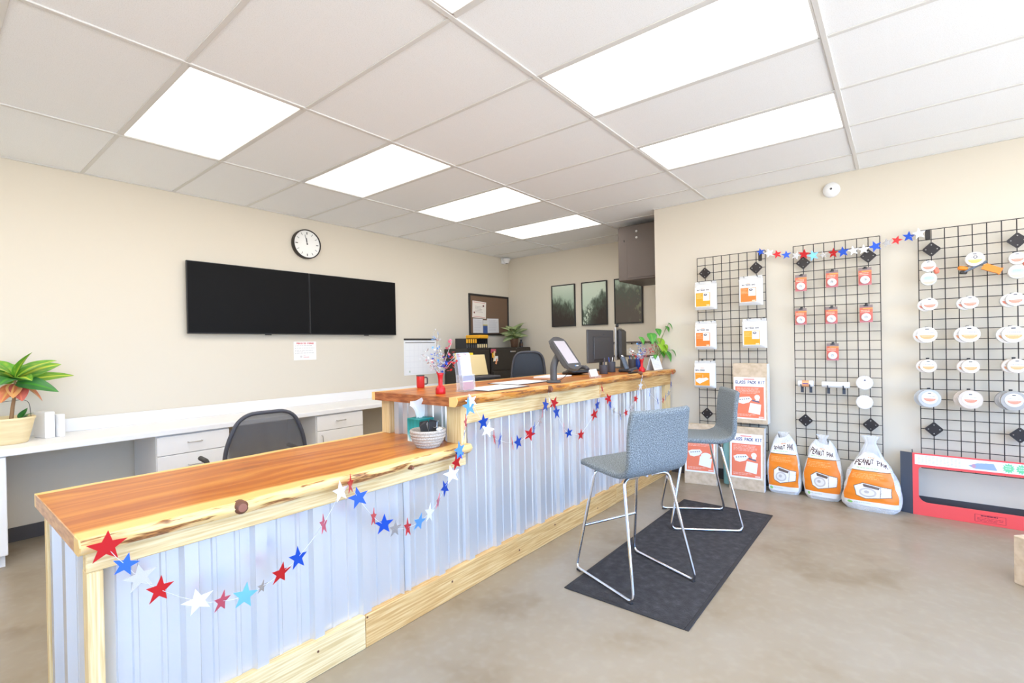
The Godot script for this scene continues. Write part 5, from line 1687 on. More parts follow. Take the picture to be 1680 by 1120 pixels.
func tape_pack(column: int, px: float, py: float, reach: float, r: float, label_r: float, roll_m: Material, print_m: Material, label: String, group: String, count: int) -> void:
	var front := hit(px, py, 0, XP - reach)
	hook(Vector3(XP, front.y + r * 0.72, front.z), reach + 0.004, "peg hook carrying the %s %s" % [group, COLUMNS[column]])
	for i in count:
		var o := thing("tape_roll", ("%s %s" if i == 0 else "rear %s %s") % [label, COLUMNS[column]], "tape", Vector3(XP - reach + 0.05 * i, front.y - 0.004 * i, front.z - 0.024 * i), -PI / 2, group)
		var st := new_st()
		add_lathe(st, [Vector2(r * 0.5, -0.021), Vector2(r, -0.021), Vector2(r, -0.021), Vector2(r, 0.021), Vector2(r, 0.021), Vector2(r * 0.5, 0.021), Vector2(r * 0.5, 0.021), Vector2(r * 0.5, -0.021)], 28, Transform3D(Basis(Vector3.RIGHT, PI / 2), Vector3.ZERO))
		part(o, "roll", done(st), roll_m)
		part(o, "label_disc", print_disc(label_r, 0.002), print_m, Vector3(0, (r - label_r) * 0.2, 0.0225))

func build_products() -> void:
	var orange := picture("tape_label_orange", disc_label(rgb(248, 176, 122)), 0.45)
	var coral := picture("tape_label_coral", disc_label(rgb(245, 150, 126)), 0.45)
	var rows := [
		[[[1525, 499], [1591, 496], [1665, 491]], 0.046, 0.045, M.tape_clear, coral, "small clear tape roll with coral label", "small coral label tape rolls"],
		[[[1521, 549], [1590, 548], [1662, 548]], 0.058, 0.057, M.tape_clear, orange, "large clear tape roll with wide orange label", "wide orange label tape rolls"],
		[[[1523, 600], [1592, 601], [1668, 600]], 0.05, 0.046, M.tape_tan, orange, "tan tape roll with small orange label", "small orange label tape rolls"],
		[[[1525, 653], [1592, 655], [1663, 657]], 0.066, 0.046, M.tape_grey, coral, "big wide tape roll with coral label", "big wide tape rolls"]]
	for row in rows:
		for i in 3:
			var c: Array = row[0][i]
			tape_pack(i, c[0], c[1], 0.125, row[1], row[2], row[3] if row[3] != M.tape_grey else [M.tape_grey, M.tape_tan, M.tape_dim][i], row[4], row[5], row[6], 2)
	# twin packs in the top row
	var im := canvas(96, 96, rgb(238, 230, 222))
	poly(im, [[0.1, 0.4], [0.3, 0.26], [0.7, 0.26], [0.9, 0.4], [0.8, 0.62], [0.2, 0.62]], rgb(190, 220, 214))
	greek(im, 0.25, 0.36, 0.75, 0.5, 2, rgb(150, 176, 206), 3)
	poly(im, [[0.05, 0.72], [0.95, 0.72], [0.7, 0.95], [0.3, 0.95]], rgb(248, 196, 176))
	var twin := picture("tape_label_twin", im, 0.45)
	for k in [[1523, 437, 1523, 458, "beside the tape gun and middle panel"], [1668, 424, 1668, 446, "under the far wall bracket"]]:
		var f := hit(k[0], k[1], 0, XP - 0.09)
		var g := hit(k[2], k[3], 0, XP - 0.09)
		hook(Vector3(XP, f.y + 0.04, f.z), 0.1, "peg hook carrying the twin pack " + k[4])
		var o := thing("tape_dispenser_pack", "twin tape pack with a coral hand dispenser " + k[4], "tape", Vector3(XP - 0.09, f.y, f.z), -PI / 2, "twin tape dispenser packs")
		part(o, "roll", disc(0.043, 0.045), M.tape_clear)
		part(o, "label_disc", print_disc(0.041, 0.002), coral, Vector3(0, 0, 0.0235))
		part(o, "second_roll", disc(0.048, 0.045), M.tape_clear, Vector3(0, g.y - f.y, 0.004))
		part(o, "second_label_disc", print_disc(0.044, 0.002), twin, Vector3(0, g.y - f.y, 0.028))
		part(o, "dispenser", bevel_box(Vector3(0.03, 0.045, 0.05), 0.008), M.coral_label, Vector3(0.045, -0.035, -0.005), Vector3(0, 0, 0.3))
	# tape gun
	var tg := hit(1600, 430, 0, XP - 0.07)
	hook(Vector3(XP, tg.y + 0.045, tg.z), 0.08, "peg hook carrying the orange tape gun")
	var gun := thing("tape_gun", "orange handled packing tape gun hung on the wire panel", "tape dispenser", Vector3(XP - 0.075, tg.y, tg.z), -PI / 2)
	im = disc_label(rgb(248, 196, 110))
	oval(im, 0.52, 0.36, 0.12, 0.12, rgb(120, 116, 118)); oval(im, 0.52, 0.36, 0.06, 0.06, rgb(236, 236, 236))
	part(gun, "tape_roll", disc(0.052, 0.05), M.tape_clear, Vector3(-0.004, 0.02, 0))
	part(gun, "label_disc", print_disc(0.05, 0.002), picture("tape_gun_print", im, 0.45), Vector3(-0.004, 0.02, 0.026))
	part(gun, "side_plate", bevel_box(Vector3(0.14, 0.014, 0.054), 0.004), M.grey_steel_blue, Vector3(-0.002, -0.035, 0), Vector3(0, 0, 0.5))
	var st := new_st()
	add_prism(st, PackedVector2Array([Vector2(-0.045, 0.012), Vector2(-0.03, 0.026), Vector2(0.045, 0.02), Vector2(0.06, 0.026), Vector2(0.06, -0.026), Vector2(0.045, -0.02), Vector2(-0.045, -0.02)]), 0.032)
	part(gun, "handle", done(st), M.orange_plastic, Vector3(0.078, -0.055, 0), Vector3(0, 0, -0.45))
	part(gun, "guard", bevel_box(Vector3(0.055, 0.028, 0.05), 0.008), M.orange_plastic, Vector3(-0.068, -0.038, 0.004), Vector3(0, 0, -0.25))
	part(gun, "blade", bevel_box(Vector3(0.04, 0.02, 0.052), 0.003), M.dark_metal, Vector3(-0.064, -0.068, 0.0), Vector3(0, 0, -0.1))
	# blister packs on the middle panel
	im = canvas(72, 118, rgb(206, 104, 92))
	fill(im, 0, 0, 1, 0.16, rgb(140, 124, 122))
	fill(im, 0, 0.2, 1, 0.42, rgb(206, 106, 76)); fill(im, 0.25, 0.19, 1, 0.25, rgb(240, 166, 84))
	greek(im, 0.08, 0.3, 0.8, 0.46, 2, rgb(252, 214, 196), 4)
	fill(im, 0, 0.9, 1, 1, rgb(206, 120, 130))
	var blister := picture("blister_print", im, 0.4)
	for c in [[1314, 464, "top row nearest the kits"], [1365, 457, "top row middle"], [1419, 453, "top row nearest the tape rolls"], [1314, 519, "second row nearest the kits"], [1364, 517, "second row middle"], [1421, 514, "second row nearest the tape rolls"], [1366, 577, "alone in the lowest row"]]:
		var f := hit(c[0], c[1], 0, XP - 0.05)
		hook(Vector3(XP, f.y + 0.062, f.z), 0.055, "peg hook carrying the red blister pack " + c[2])
		var o := thing("blister_pack", "red blister card with white tape roll, " + c[2], "tape", Vector3(XP - 0.05, f.y, f.z), -PI / 2, "red blister packs on the middle panel")
		part(o, "card", print_box(0.086, 0.142, 0.002), blister)
		st = new_st()
		add_lathe(st, [Vector2(0.032, 0), Vector2(0.032, 0.016), Vector2(0.028, 0.022), Vector2(0.012, 0.022), Vector2(0.012, 0.022), Vector2(0.012, 0.004), Vector2(0.0, 0.004)], 22, Transform3D(Basis(Vector3.RIGHT, PI / 2), Vector3(0, -0.03, 0.001)))
		part(o, "roll", done(st), M.white_plastic)
		part(o, "hanger", bevel_box(Vector3(0.03, 0.012, 0.004), 0.001), M.dusty_dark, Vector3(0, 0.064, 0.002))
	# rolls lying in brackets
	for k in [[1322, 629, 0.115, 0.027, true, "short white wrap roll with orange label in two brackets"], [1371, 631, 0.195, 0.026, false, "long white wrap roll lying in two brackets"]]:
		var f := hit(k[0], k[1], 0, XP - 0.05)
		var w: float = k[2]
		var r: float = k[3]
		var o := thing("wrap_roll", k[5], "wrap", Vector3(XP - 0.05, f.y, f.z), -PI / 2)
		st = new_st()
		add_lathe(st, [Vector2(0.0, -w / 2), Vector2(r * 0.92, -w / 2), Vector2(r * 0.92, -w / 2), Vector2(r, -w / 2 + 0.004), Vector2(r, w / 2 - 0.004), Vector2(r * 0.92, w / 2), Vector2(r * 0.92, w / 2), Vector2(0, w / 2)], 22, Transform3D(Basis(Vector3.FORWARD, PI / 2), Vector3.ZERO))
		part(o, "roll", done(st), M.white_plastic)
		if k[4]:
			st = new_st()
			add_lathe(st, [Vector2(r + 0.0006, -0.026), Vector2(r + 0.0006, 0.026)], 22, Transform3D(Basis(Vector3.FORWARD, PI / 2), Vector3.ZERO))
			part(o, "label", done(st), M.orange_label)
			part(o, "label_text", bevel_box(Vector3(0.04, 0.008, 0.001), 0.0003), M.pen_blue, Vector3(0, 0.002, r + 0.001))
		for s in [-1, 1]:
			var b := thing("roll_bracket", "black cradle bracket under the %s, on its side towards the %s" % ["short wrap roll" if k[4] else "long wrap roll", "kits" if s < 0 else "round packs"], "bracket", Vector3(XP, f.y - 0.055, f.z + s * w * 0.28), -PI / 2, "cradle brackets")
			part(b, "plate", bevel_box(Vector3(0.022, 0.05, 0.004), 0.001), M.box_charcoal, Vector3(0, 0, 0.012))
			part(b, "arm", tube(arc([Vector3(0, 0.018, 0.012), Vector3(0, 0.022, 0.06), Vector3(0, 0.05, 0.085)], 0.02, 4), 0.004, 6), M.box_charcoal)
	for k in [[1418, 628, true, "round white tape pack above the other round pack on the middle panel"], [1418, 660, false, "round white tape pack below the other round pack on the middle panel"]]:
		var f := hit(k[0], k[1], 0, XP - 0.06)
		hook(Vector3(XP, f.y + 0.035, f.z), 0.05, "peg hook carrying the %s" % ("upper round white pack" if k[2] else "lower round white pack"))
		var o := thing("round_tape_pack", k[3], "tape", Vector3(XP - 0.045, f.y, f.z), -PI / 2)
		part(o, "roll", disc(0.057, 0.04, 28, 0.008), M.white_plastic)
		im = canvas(80, 80, rgb(244, 242, 244))
		if k[2]:
			oval(im, 0.54, 0.28, 0.07, 0.07, rgb(90, 90, 110))
			fill(im, 0.1, 0.5, 0.9, 0.54, rgb(204, 206, 220))
			fill(im, 0.3, 0.66, 0.75, 0.7, rgb(240, 204, 190))
		greek(im, 0.2, 0.4, 0.8, 0.7, 3, rgb(228, 228, 236), 8)
		part(o, "label_disc", print_disc(0.05, 0.002), picture("round_pack_%s" % k[2], im, 0.45), Vector3(0, 0, 0.021))
	# bagged covers on the first panel
	var prints := []
	for k in 3:
		im = canvas(120, 140, rgb(248, 247, 247))
		var block: Color = [rgb(248, 166, 40), rgb(244, 128, 52), rgb(248, 156, 44)][k]
		fill(im, 0.4, 0.03, 0.62, 0.06, rgb(240, 170, 140))
		if k < 2:
			letters(im, "MATTRESS BAG", 0.14, 0.10, 0.9, 0.155, 2.0, rgb(70, 66, 72))
			fill(im, 0.06, 0.27, 0.96, 0.98, block)
			fill(im, 0.52, 0.29, 0.93, 0.68, rgb(250, 249, 249))
			oval(im, 0.66, 0.38, 0.11, 0.055, rgb(70, 72, 82)); oval(im, 0.66, 0.37, 0.06, 0.025, rgb(200, 200, 206))
			greek(im, 0.1, 0.34, 0.48, 0.6, 4, block.lightened(0.4), 5)
			fill(im, 0.72, 0.9, 0.92, 0.95, block.lightened(0.7))
		else:
			letters(im, "SOFA COVER", 0.06, 0.13, 0.66, 0.2, 2.0, rgb(60, 58, 66))
			fill(im, 0.04, 0.3, 0.97, 0.99, block)
			poly(im, [[0.08, 0.68], [0.3, 0.58], [0.5, 0.6], [0.78, 0.55], [0.92, 0.64], [0.7, 0.74], [0.34, 0.9], [0.12, 0.8]], rgb(250, 250, 252))
			line(im, [[0.54, 0.4], [0.54, 0.58]], 2.0, rgb(250, 250, 252))
			greek(im, 0.1, 0.36, 0.5, 0.44, 2, block.lightened(0.4), 5)
		prints.append(picture("cover_print_%d" % k, im, 0.4))
	for k in [[1158, 487, 0.205, 0.245, 0, "white bagged mattress cover with amber label, top of the stack column", "top amber label cover"], [1232, 479, 0.20, 0.24, 1, "white bagged mattress cover with deep orange label under the upper bracket", "top deep orange label cover"], [1158, 552, 0.20, 0.245, 1, "white bagged mattress cover between the amber pack and the sofa cover", "cover above the sofa cover"], [1238, 549, 0.205, 0.24, 0, "white bagged mattress cover hung over the upper glass pack kit", "cover above the glass pack kit"], [1157, 616, 0.20, 0.235, 2, "white bagged sofa cover with a sofa drawing", "sofa cover"]]:
		var f := hit(k[0], k[1], 0, XP - 0.11)
		var w: float = k[2]
		var h: float = k[3]
		var o := thing("cover_pack", k[5], "packaged cover", Vector3(XP - 0.11, f.y, f.z), -PI / 2, "bagged covers on the wire panel")
		st = new_st()
		var puff := func(u: float, v: float, s: float) -> Vector3:
			var a := (u - 0.5) * 2.0
			var b := (v - 0.5) * 2.0
			var t := pow(maxf(0.0, (1 - pow(absf(a), 6)) * (1 - pow(absf(b), 6))), 0.6)
			return Vector3(a * w / 2, b * h / 2, s * (0.004 + 0.046 * t))
		add_surface(st, func(u, v): return puff.call(u, v, 1.0), 16, 16)
		add_surface(st, func(u, v): return puff.call(1.0 - u, v, -1.0), 16, 16)
		part(o, "bag", done(st), M.white_plastic)
		part(o, "label", print_box(w * 0.72, h * 0.74, 0.002), prints[k[4]], Vector3(-w * 0.06, -h * 0.02, 0.0515))
		part(o, "header", bevel_box(Vector3(w * 0.96, 0.03, 0.004), 0.001), M.poly_film, Vector3(0, h / 2 + 0.012, 0))
		for s in [-1, 1]: hook(Vector3(XP, f.y + h / 2 + 0.015, f.z + s * w * 0.28), 0.12, "%s peg hook of the %s" % ["inner" if s * (1 if k[0] < 1200 else -1) > 0 else "outer", k[6]])
	# clips that hold the wall garland
	for k in [[1247, 421, "first"], [1522, 385, "third"]]:
		var f := hit(k[0], k[1], 0, XP - 0.02)
		single("binder_clip", "black clip holding the star garland on the %s wire panel from the counter" % k[2], "clip", bevel_box(Vector3(0.03, 0.075, 0.012), 0.004), M.dark_metal, f, Vector3(0, -PI / 2, 0), "clips for the star garland")

# ---------------------------------------------------------------- goods on the floor by the panels
func kit_image(title: String, drawing: int) -> Image:
	var im := canvas(240, 360, rgb(250, 249, 250))
	var coral := rgb(246, 132, 98)
	fill(im, 0.32, 0.035, 0.66, 0.06, rgb(238, 150, 140))
	letters(im, title, 0.05, 0.09, 0.98, 0.15, 4.0, rgb(88, 92, 136))
	fill(im, 0.05, 0.225, 0.95, 0.965, coral)
	fill(im, 0.05, 0.225, 0.95, 0.232, rgb(226, 90, 80))
	greek(im, 0.1, 0.255, 0.9, 0.40, 5, coral.lightened(0.55), 3)
	var white := rgb(252, 252, 252)
	poly(im, [[0.1, 0.52], [0.22, 0.48], [0.5, 0.46], [0.58, 0.52], [0.48, 0.6], [0.3, 0.64], [0.16, 0.62]], white)
	for i in 5: oval(im, 0.2 + i * 0.07, 0.54 - i * 0.008, 0.022, 0.012, rgb(120, 126, 140))
	if drawing == 0:
		oval(im, 0.74, 0.47, 0.085, 0.06, white)
		fill(im, 0.69, 0.47, 0.8, 0.55, white)
		poly(im, [[0.56, 0.56], [0.82, 0.6], [0.8, 0.57], [0.6, 0.53]], rgb(100, 104, 130))
		poly(im, [[0.52, 0.61], [0.86, 0.64], [0.82, 0.88], [0.46, 0.84]], white)
	else:
		oval(im, 0.7, 0.6, 0.17, 0.07, white)
		poly(im, [[0.5, 0.62], [0.9, 0.66], [0.86, 0.88], [0.46, 0.83]], white)
	greek(im, 0.1, 0.88, 0.7, 0.94, 2, coral.lightened(0.5), 9)
	fill(im, 0.78, 0.925, 0.93, 0.95, coral.lightened(0.7))
	return im

func kit(label: String, at: Vector3, w: float, h: float, d: float, turn: float, lean: float, print_m: Material, label_at: float) -> void:
	var o := thing("pack_kit", label, "packing kit", at, -PI / 2 + turn, "cardboard packing kits")
	o.rotation.x = 0
	var tilt := Basis(Vector3.RIGHT, -lean)
	var b := part(o, "box", bevel_box(Vector3(w, h, d), 0.003), M.cardboard, tilt * Vector3(0, h / 2, -d / 2))
	b.basis = tilt
	var l := part(o, "label", print_box(w * 0.93, h * 0.70, 0.0015), print_m, tilt * Vector3(-w * 0.01, h * label_at, 0.001))
	l.basis = tilt
	var s := part(o, "film", bevel_box(Vector3(0.003, h * 0.99, d), 0.001), M.white_plastic, tilt * Vector3(w / 2 + 0.002, h / 2, -d / 2))
	s.basis = tilt

func bag_shape(u: float, v: float, w: float, d: float, h: float, flare: float, seed_: float) -> Vector3:
	# u runs round the bag (0.25 is the middle of the front), v up
	var a := TAU * u
	var belly := 0.80 + 0.24 * sin(PI * clampf(v * 1.15 + 0.12, 0, 1)) + flare * pow(1.0 - v, 2.5)
	var top := clampf((v - 0.72) / 0.28, 0, 1)
	belly *= 1.0 - 0.55 * top * top
	if v < 0.06: belly *= 0.88 + 2.0 * v
	var cx := signf(cos(a)) * pow(absf(cos(a)), 0.62)
	var sz := signf(sin(a)) * pow(absf(sin(a)), 0.62)
	var lump := 1.0 + 0.035 * sin(a * 3.0 + v * 9.0 + seed_) + 0.02 * sin(a * 7.0 + v * 23.0 + seed_ * 2.0)
	return Vector3(cx * w / 2 * belly * lump, v * h + (0.02 * sin(a * 2.0 + seed_) if v > 0.8 else 0.0), sz * d / 2 * belly * lump)

func peanut_bag(label: String, at: Vector3, turn: float, w: float, d: float, h: float, flare: float, tuft: float, seed_: float, lo: float, hi: float) -> void:
	var o := thing("peanut_bag", label, "packing peanuts", at, -PI / 2 + turn, "bags of packing peanuts")
	var st := new_st()
	add_surface(st, func(u, v): return bag_shape(1.0 - u, v, w, d, h, flare, seed_), 44, 30)
	part(o, "filling", done(st), M.peanuts)
	# printed front: the same surface a little further out
	var label_f := func(u: float, v: float) -> Vector3:
		var c := lerpf(-0.88, 0.88, u)
		var a := acos(signf(c) * pow(absf(c), 1.0 / 0.62)) / TAU
		var p := bag_shape(a, lerpf(lo, hi, v), w, d, h, flare, seed_)
		return p + Vector3(p.x * 0.012, 0, 0.005 + 0.0025 * sin(v * 40.0 + u * 9.0) * sin(u * 5.0 + seed_))
	part(o, "label", surface(label_f, 24, 22), M.bag_print)
	# gathered clear top
	st = new_st()
	var top_f := func(u: float, v: float) -> Vector3:
		var p := bag_shape(1.0 - u, 0.70, w * 1.03, d * 1.05, h, flare, seed_)
		var k := 1.0 - 0.93 * pow(v, 0.75)
		if v > 0.82: k += (v - 0.82) * 1.6
		var f := 1.0 + 0.16 * v * sin(u * TAU * 9.0 + seed_)
		return Vector3(p.x * k * f, p.y + v * tuft, p.z * k * f)
	add_surface(st, top_f, 40, 14)
	part(o, "gathered_top", done(st), M.poly_film)

func build_floor_products() -> void:
	var glass := picture("glass_kit_print", kit_image("GLASS PACK KIT", 0), 0.45)
	var dish := picture("dish_kit_print", kit_image("DISH PACK KIT", 1), 0.45)
	# lower glass kit stands on the floor against the panel, the other hangs above it, the dish kit stands beside
	var top := hit(1225, 700, 0, 3.87).y
	kit("cardboard glass pack kit standing on the floor", Vector3(3.815, 0, 2.822), 0.285, top, 0.09, 0.08, 0.10, glass, 0.54)
	var a := hit(1228, 694, 0, 3.91)
	var b := hit(1228, 596, 0, 3.91)
	kit("cardboard glass pack kit hung above the other glass pack kit", Vector3(3.905, a.y, 2.842), 0.285, b.y - a.y, 0.09, 0.0, 0.0, glass, 0.42)
	kit("cardboard dish pack kit standing beside the glass pack kits", Vector3(3.775, 0, 2.43), 0.285, top, 0.09, 0.16, 0.10, dish, 0.55)
	# rolls of teal bubble wrap behind the kits
	var r := hit(1182, 760, 0, 3.93)
	single("bubble_wrap_roll", "translucent teal bubble wrap roll standing between the kits", "bubble wrap", lathe([Vector2(0, 0), Vector2(0.04, 0), Vector2(0.044, 0.006), Vector2(0.044, 0.52), Vector2(0.04, 0.53), Vector2(0.012, 0.53)], 24), M.bubble_teal, Vector3(3.965, 0, 2.632))
	# printed front of the peanut bags
	var im := canvas(200, 220, rgb(245, 243, 236))
	var orange := rgb(246, 138, 36)
	letters(im, "PEANUT PAK", 0.04, 0.055, 0.97, 0.14, 4.0, rgb(74, 42, 40), 0.12, 0.012)
	greek(im, 0.4, 0.0, 0.66, 0.05, 1, rgb(232, 160, 110), 2)
	greek(im, 0.1, 0.175, 0.8, 0.215, 1, rgb(196, 222, 170), 3)
	fill(im, 0, 0.24, 1, 0.9, orange)
	fill(im, 0, 0.235, 1, 0.247, rgb(120, 84, 50))
	greek(im, 0.06, 0.3, 0.8, 0.42, 4, orange.lightened(0.3), 6)
	var white := rgb(246, 244, 242)
	poly(im, [[0.18, 0.58], [0.34, 0.5], [0.7, 0.55], [0.92, 0.57], [0.9, 0.76], [0.66, 0.8], [0.4, 0.84], [0.22, 0.78]], white)
	poly(im, [[0.34, 0.52], [0.68, 0.57], [0.66, 0.62], [0.36, 0.58]], rgb(110, 92, 84))
	oval(im, 0.44, 0.7, 0.17, 0.1, rgb(206, 200, 196)); oval(im, 0.44, 0.7, 0.13, 0.07, rgb(236, 232, 230)); oval(im, 0.42, 0.69, 0.05, 0.03, rgb(196, 190, 188))
	line(im, [[0.18, 0.58], [0.34, 0.5], [0.7, 0.55], [0.92, 0.57], [0.9, 0.76], [0.66, 0.8], [0.4, 0.84], [0.22, 0.78], [0.18, 0.58]], 2.0, rgb(96, 80, 76))
	line(im, [[0.7, 0.55], [0.68, 0.79]], 2.0, rgb(120, 104, 100))
	fill(im, 0, 0.9, 1, 1, rgb(240, 240, 240))
	oval(im, 0.1, 0.95, 0.05, 0.03, rgb(150, 214, 120)); greek(im, 0.17, 0.93, 0.5, 0.97, 1, rgb(206, 214, 206), 4)
	picture("bag_print", im, 0.35)
	peanut_bag("clear bag of packing peanuts next to the standing glass pack kit", Vector3(3.958, 0, 3.10), 0.03, 0.25, 0.13, 0.50, 0.06, 0.18, 0.5, 0.05, 0.90)
	peanut_bag("clear bag of packing peanuts between two other peanut bags", Vector3(3.95, 0, 3.392), -0.03, 0.27, 0.14, 0.48, 0.06, 0.20, 2.5, 0.06, 0.92)
	peanut_bag("wide slumped bag of packing peanuts beside the red open box", Vector3(3.87, 0, 3.722), 0.0, 0.33, 0.18, 0.43, 0.22, 0.27, 4.4, 0.10, 0.92)
	red_box()
	# cardboard carton at the end of the row
	var cb := hit(1664, 958, 1, 0)
	var c := thing("carton", "brown cardboard carton with green print by the red box", "carton", Vector3(cb.x + 0.02, 0, cb.z + 0.22), PI / 4)
	part(c, "box", bevel_box(Vector3(0.31, 0.26, 0.31), 0.004), M.cardboard, Vector3(0, 0.13, 0))
	im = canvas(64, 32, rgb(210, 189, 162))
	oval(im, 0.2, 0.4, 0.12, 0.24, rgb(90, 160, 70)); greek(im, 0.4, 0.2, 0.9, 0.8, 3, rgb(110, 150, 90), 2)
	part(c, "stamp", print_box(0.16, 0.08, 0.001), picture("carton_print", im, 0.8), Vector3(-0.02, 0.2, 0.1558))
	var c2: Node3D = part(c, "stamp", print_box(0.16, 0.08, 0.001), M.carton_print, Vector3(-0.1558, 0.2, 0.0), Vector3(0, -PI / 2, 0))
	part(c, "tape_strip", bevel_box(Vector3(0.05, 0.0015, 0.312), 0.0005), M.tape_tan, Vector3(0, 0.2608, 0))

func red_box() -> void:
	var xf := 3.905
	var h := hit(1497, 742, 0, xf).y
	var z0 := 3.975
	var len := 0.95
	var o := thing("red_display_box", "long red open fronted carton with a window cut through it", "carton", Vector3(xf, 0, z0), -PI / 2)
	# window: rounded opening in the front
	var a := hit(1504, 765, 0, xf)
	var wx0 := 0.035
	var wx1 := len - 0.09
	var wy1 := a.y
	var wy0 := hit(1510, 823, 0, xf).y
	var t := 0.006
	part(o, "front_top", bevel_box(Vector3(len, h - wy1, t), 0.001), M.box_red, Vector3(len / 2, (h + wy1) / 2, 0))
	part(o, "front_bottom", bevel_box(Vector3(len, wy0, t), 0.001), M.box_red, Vector3(len / 2, wy0 / 2, 0))
	part(o, "front_end", bevel_box(Vector3(wx0, wy1 - wy0, t), 0.001), M.box_red, Vector3(wx0 / 2, (wy0 + wy1) / 2, 0))
	part(o, "front_end", bevel_box(Vector3(len - wx1, wy1 - wy0, t), 0.001), M.box_red, Vector3((len + wx1) / 2, (wy0 + wy1) / 2, 0))
	for k in [[wx0, wy0, 1, 1, 0.055], [wx1, wy0, -1, 1, 0.055], [wx0, wy1, 1, -1, 0.02], [wx1, wy1, -1, -1, 0.02]]:
		var p := PackedVector2Array([Vector2.ZERO])
		var r: float = k[4]
		for i in 7:
			var g := PI / 2 * i / 6
			p.append(Vector2((r - r * sin(g)) * k[2], (r - r * cos(g)) * k[3]))
		part(o, "fillet", prism(p, t), M.box_red, Vector3(k[0], k[1], 0))
	part(o, "side", bevel_box(Vector3(t, h, 0.15), 0.001), M.box_charcoal, Vector3(0.001, h / 2, -0.079))
	part(o, "side", bevel_box(Vector3(t, h, 0.15), 0.001), M.box_charcoal, Vector3(len - 0.001, h / 2, -0.079))
	part(o, "floor_panel", bevel_box(Vector3(len - 0.01, t, 0.15), 0.001), M.box_charcoal, Vector3(len / 2, t / 2 + 0.0005, -0.079))
	var flap := part(o, "flap", bevel_box(Vector3(0.075, h, t), 0.001), M.box_charcoal, Vector3(-0.036, h / 2, -0.012), Vector3(0, -0.3, 0))
	part(o, "staple", bevel_box(Vector3(0.001, 0.008, 0.006), 0.0003), M.steel, Vector3(-0.0025, h - 0.06, -0.03))
	# printed strip along the top
	var im := canvas(400, 44, rgb(240, 238, 242))
	for i in 12: greek(im, 0.02 + i * 0.022, 0.1, 0.034 + i * 0.022, 0.9, 6, rgb(200, 198, 208), i)
	poly(im, [[0.32, 0.6], [0.37, 0.3], [0.46, 0.22], [0.48, 0.85], [0.36, 0.85]], rgb(150, 172, 200))
	oval(im, 0.35, 0.6, 0.012, 0.2, rgb(196, 150, 170))
	for c in [0.54, 0.61]:
		var pts := []
		for i in 24: pts.append([c + cos(TAU * i / 24) * 0.034 * (1.0 if i % 2 == 0 else 0.7), 0.5 + sin(TAU * i / 24) * 0.48 * (1.0 if i % 2 == 0 else 0.7)])
		poly(im, pts, rgb(116, 206, 150))
		greek(im, c - 0.018, 0.3, c + 0.018, 0.7, 2, rgb(214, 240, 222), 3)
	greek(im, 0.67, 0.1, 0.70, 0.9, 5, rgb(110, 124, 166), 2); greek(im, 0.705, 0.1, 0.72, 0.9, 4, rgb(150, 160, 190), 5)
	for i in 8: greek(im, 0.74 + i * 0.03, 0.1, 0.76 + i * 0.03, 0.9, 5, rgb(196, 196, 208), i + 30)
	part(o, "printed_strip", print_box(len - 0.02, (h - wy1) * 0.72, 0.001), picture("strip_print", im, 0.5), Vector3(len / 2 + 0.004, (h + wy1) / 2 + 0.004, t / 2 + 0.0006))
	# stamped panel on the front
	im = canvas(120, 60, rgb(240, 84, 84))
	line(im, [[0.02, 0.05], [0.97, 0.05], [0.97, 0.93], [0.02, 0.93], [0.02, 0.05]], 2.0, rgb(150, 44, 60))
	greek(im, 0.2, 0.12, 0.8, 0.45, 1, rgb(110, 30, 50), 5)
	greek(im, 0.08, 0.42, 0.92, 0.9, 3, rgb(190, 58, 68), 4)
	part(o, "stamp", print_box(0.165, 0.058, 0.001), picture("stamp_print", im, 0.6), Vector3(hit(1625, 855, 0, xf).z - z0, wy0 * 0.45, t / 2 + 0.0006))

# ---------------------------------------------------------------- star garlands
func garland(called: String, label: String, stars: Array, axis: int, plane: float, r: float, seed_: int, group: String) -> void:
	var rg := RandomNumberGenerator.new()
	rg.seed = seed_
	var pts := []
	for s in stars: pts.append(hit(s[0], s[1], axis, plane))
	var o := thing(called, label, "garland", Vector3.ZERO, 0.0, group)
	var kinds := {"r": M.foil_red, "b": M.foil_blue, "l": M.foil_light_blue, "s": M.foil_silver, "w": M.foil_white, "p": M.foil_rose, "g": M.glitter_silver}
	var back := Vector3(0, 0, -0.002) if axis == 2 else Vector3(0.002, 0, 0)
	for i in stars.size():
		var s: Array = stars[i]
		var m := part(o, "star", star(r * (s[3] if s.size() > 3 else 1.0), 0.0016), kinds[s[2]], pts[i])
		var face := 0.0 if axis == 2 else -PI / 2
		var narrow: float = s[4] * 0.7 if s.size() > 4 else rg.randf_range(-0.45, 0.45)
		m.basis = Basis(Vector3.UP, face + narrow) * Basis(Vector3.RIGHT, rg.randf_range(-0.2, 0.2)) * Basis(Vector3.BACK, rg.randf_range(-0.35, 0.35))
		if i > 0 and not (s.size() > 5 and s[5]):
			var a: Vector3 = pts[i - 1] + back
			var b: Vector3 = pts[i] + back
			part(o, "string", tube([a, a.lerp(b, 0.5) + Vector3(0, -0.004, 0), b], 0.0009, 5), M.thread)

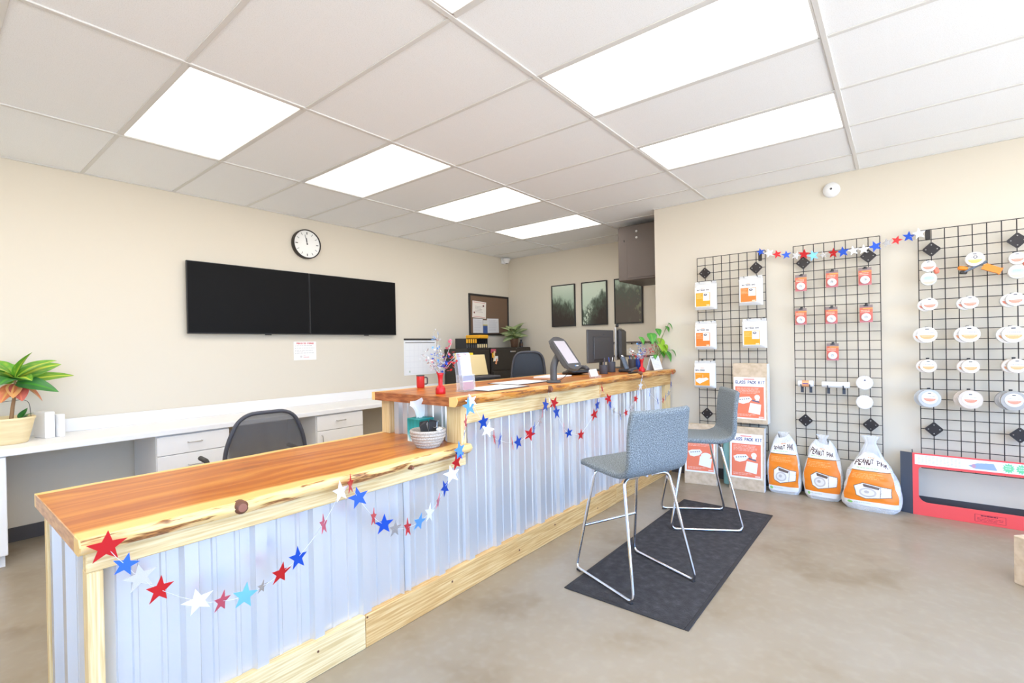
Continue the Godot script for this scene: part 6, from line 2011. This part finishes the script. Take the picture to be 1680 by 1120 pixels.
func build_garlands() -> void:
	garland("star_garland", "red silver and blue star garland draped along the low slab", [
		[175, 897, "r", 1.15, 0.0], [206, 926, "b", 0.8], [230, 947, "g", 1.05], [262, 967, "r", 1.0], [325, 986, "w", 1.1], [364, 986, "p", 0.85, 0.6], [402, 977, "l", 1.05], [430, 962, "s", 0.6], [461, 940, "r", 1.0], [489, 915, "b", 1.0], [531, 860, "p", 0.95, 1.0], [559, 806, "w", 1.05], [575, 794, "r", 1.0, 1.0], [588, 816, "b", 1.1], [613, 848, "r", 0.9, 0.9], [630, 860, "b", 1.1], [648, 867, "s", 0.9], [669, 865, "r", 1.0, 0.7], [688, 856, "l", 1.05], [705, 841, "w", 1.1], [719, 822, "p", 0.95, 0.8], [730, 800, "b", 1.0], [741, 778, "w", 1.1], [749, 758, "r", 1.05], [754, 738, "l", 1.15]], 2, 2.128, 0.043, 11, "star garlands on the counter")
	garland("star_garland", "red and blue star garland swagged along the tall slab", [
		[754, 745, "b", 0.7], [762, 712, "s", 1.0, 0.9], [764, 692, "r", 1.0, 0.8], [770, 667, "l", 1.25, 0.0], [773, 657, "s", 0.9],
		[793, 692, "b", 1.1], [800, 705, "s", 1.05], [811, 718, "r", 1.0, 0.8], [820, 722, "b", 1.1, 0.7], [841, 727, "r", 0.9, 0.9], [850, 725, "b", 1.1], [869, 712, "r", 1.1], [876, 703, "b", 1.0, 0.6], [886, 690, "s", 0.8], [890, 677, "r", 0.9, 0.9], [895, 664, "b", 1.1], [909, 661, "r", 1.1], [901, 652, "s", 0.9, 0.8],
		[913, 676, "b", 1.15], [925, 702, "p", 0.8, 0.8], [933, 710, "b", 0.9], [953, 713, "r", 1.0], [975, 680, "r", 1.15], [980, 664, "b", 1.15], [988, 637, "r", 0.8, 0.4], [998, 654, "r", 1.05], [1001, 664, "b", 1.05], [1007, 673, "s", 0.9], [1018, 682, "b", 0.9, 0.8], [1027, 677, "r", 0.8], [1036, 668, "s", 0.8], [1043, 654, "r", 0.95], [1047, 642, "b", 0.9, 0.6], [1051, 633, "w", 1.05], [1053, 620, "s", 0.7, 0.8],
		[1066, 644, "b", 0.95], [1079, 658, "b", 0.8, 0.8], [1088, 656, "r", 0.9], [1092, 651, "b", 1.0], [1097, 645, "s", 0.8], [1101, 630, "b", 0.9], [1103, 610, "r", 0.8, 0.7]], 2, 2.12, 0.043, 17, "star garlands on the counter")
	garland("star_garland", "red silver and blue star garland strung across the wire panels", [
		[1248, 413, "b", 0.9], [1262, 415, "s", 1.0], [1275, 417, "r", 1.0], [1290, 418, "b", 1.0], [1306, 419, "s", 1.0], [1319, 417, "r", 1.15], [1334, 419, "l", 1.15], [1351, 418, "s", 0.9], [1367, 415, "r", 1.1], [1383, 413, "b", 1.15], [1400, 411, "w", 1.0], [1417, 409, "s", 1.0], [1436, 404, "b", 1.15], [1455, 398, "s", 1.0], [1471, 394, "r", 0.95], [1491, 388, "b", 1.1], [1508, 383, "w", 1.1]], 0, XP - 0.045, 0.041, 23, "star garland on the wall")
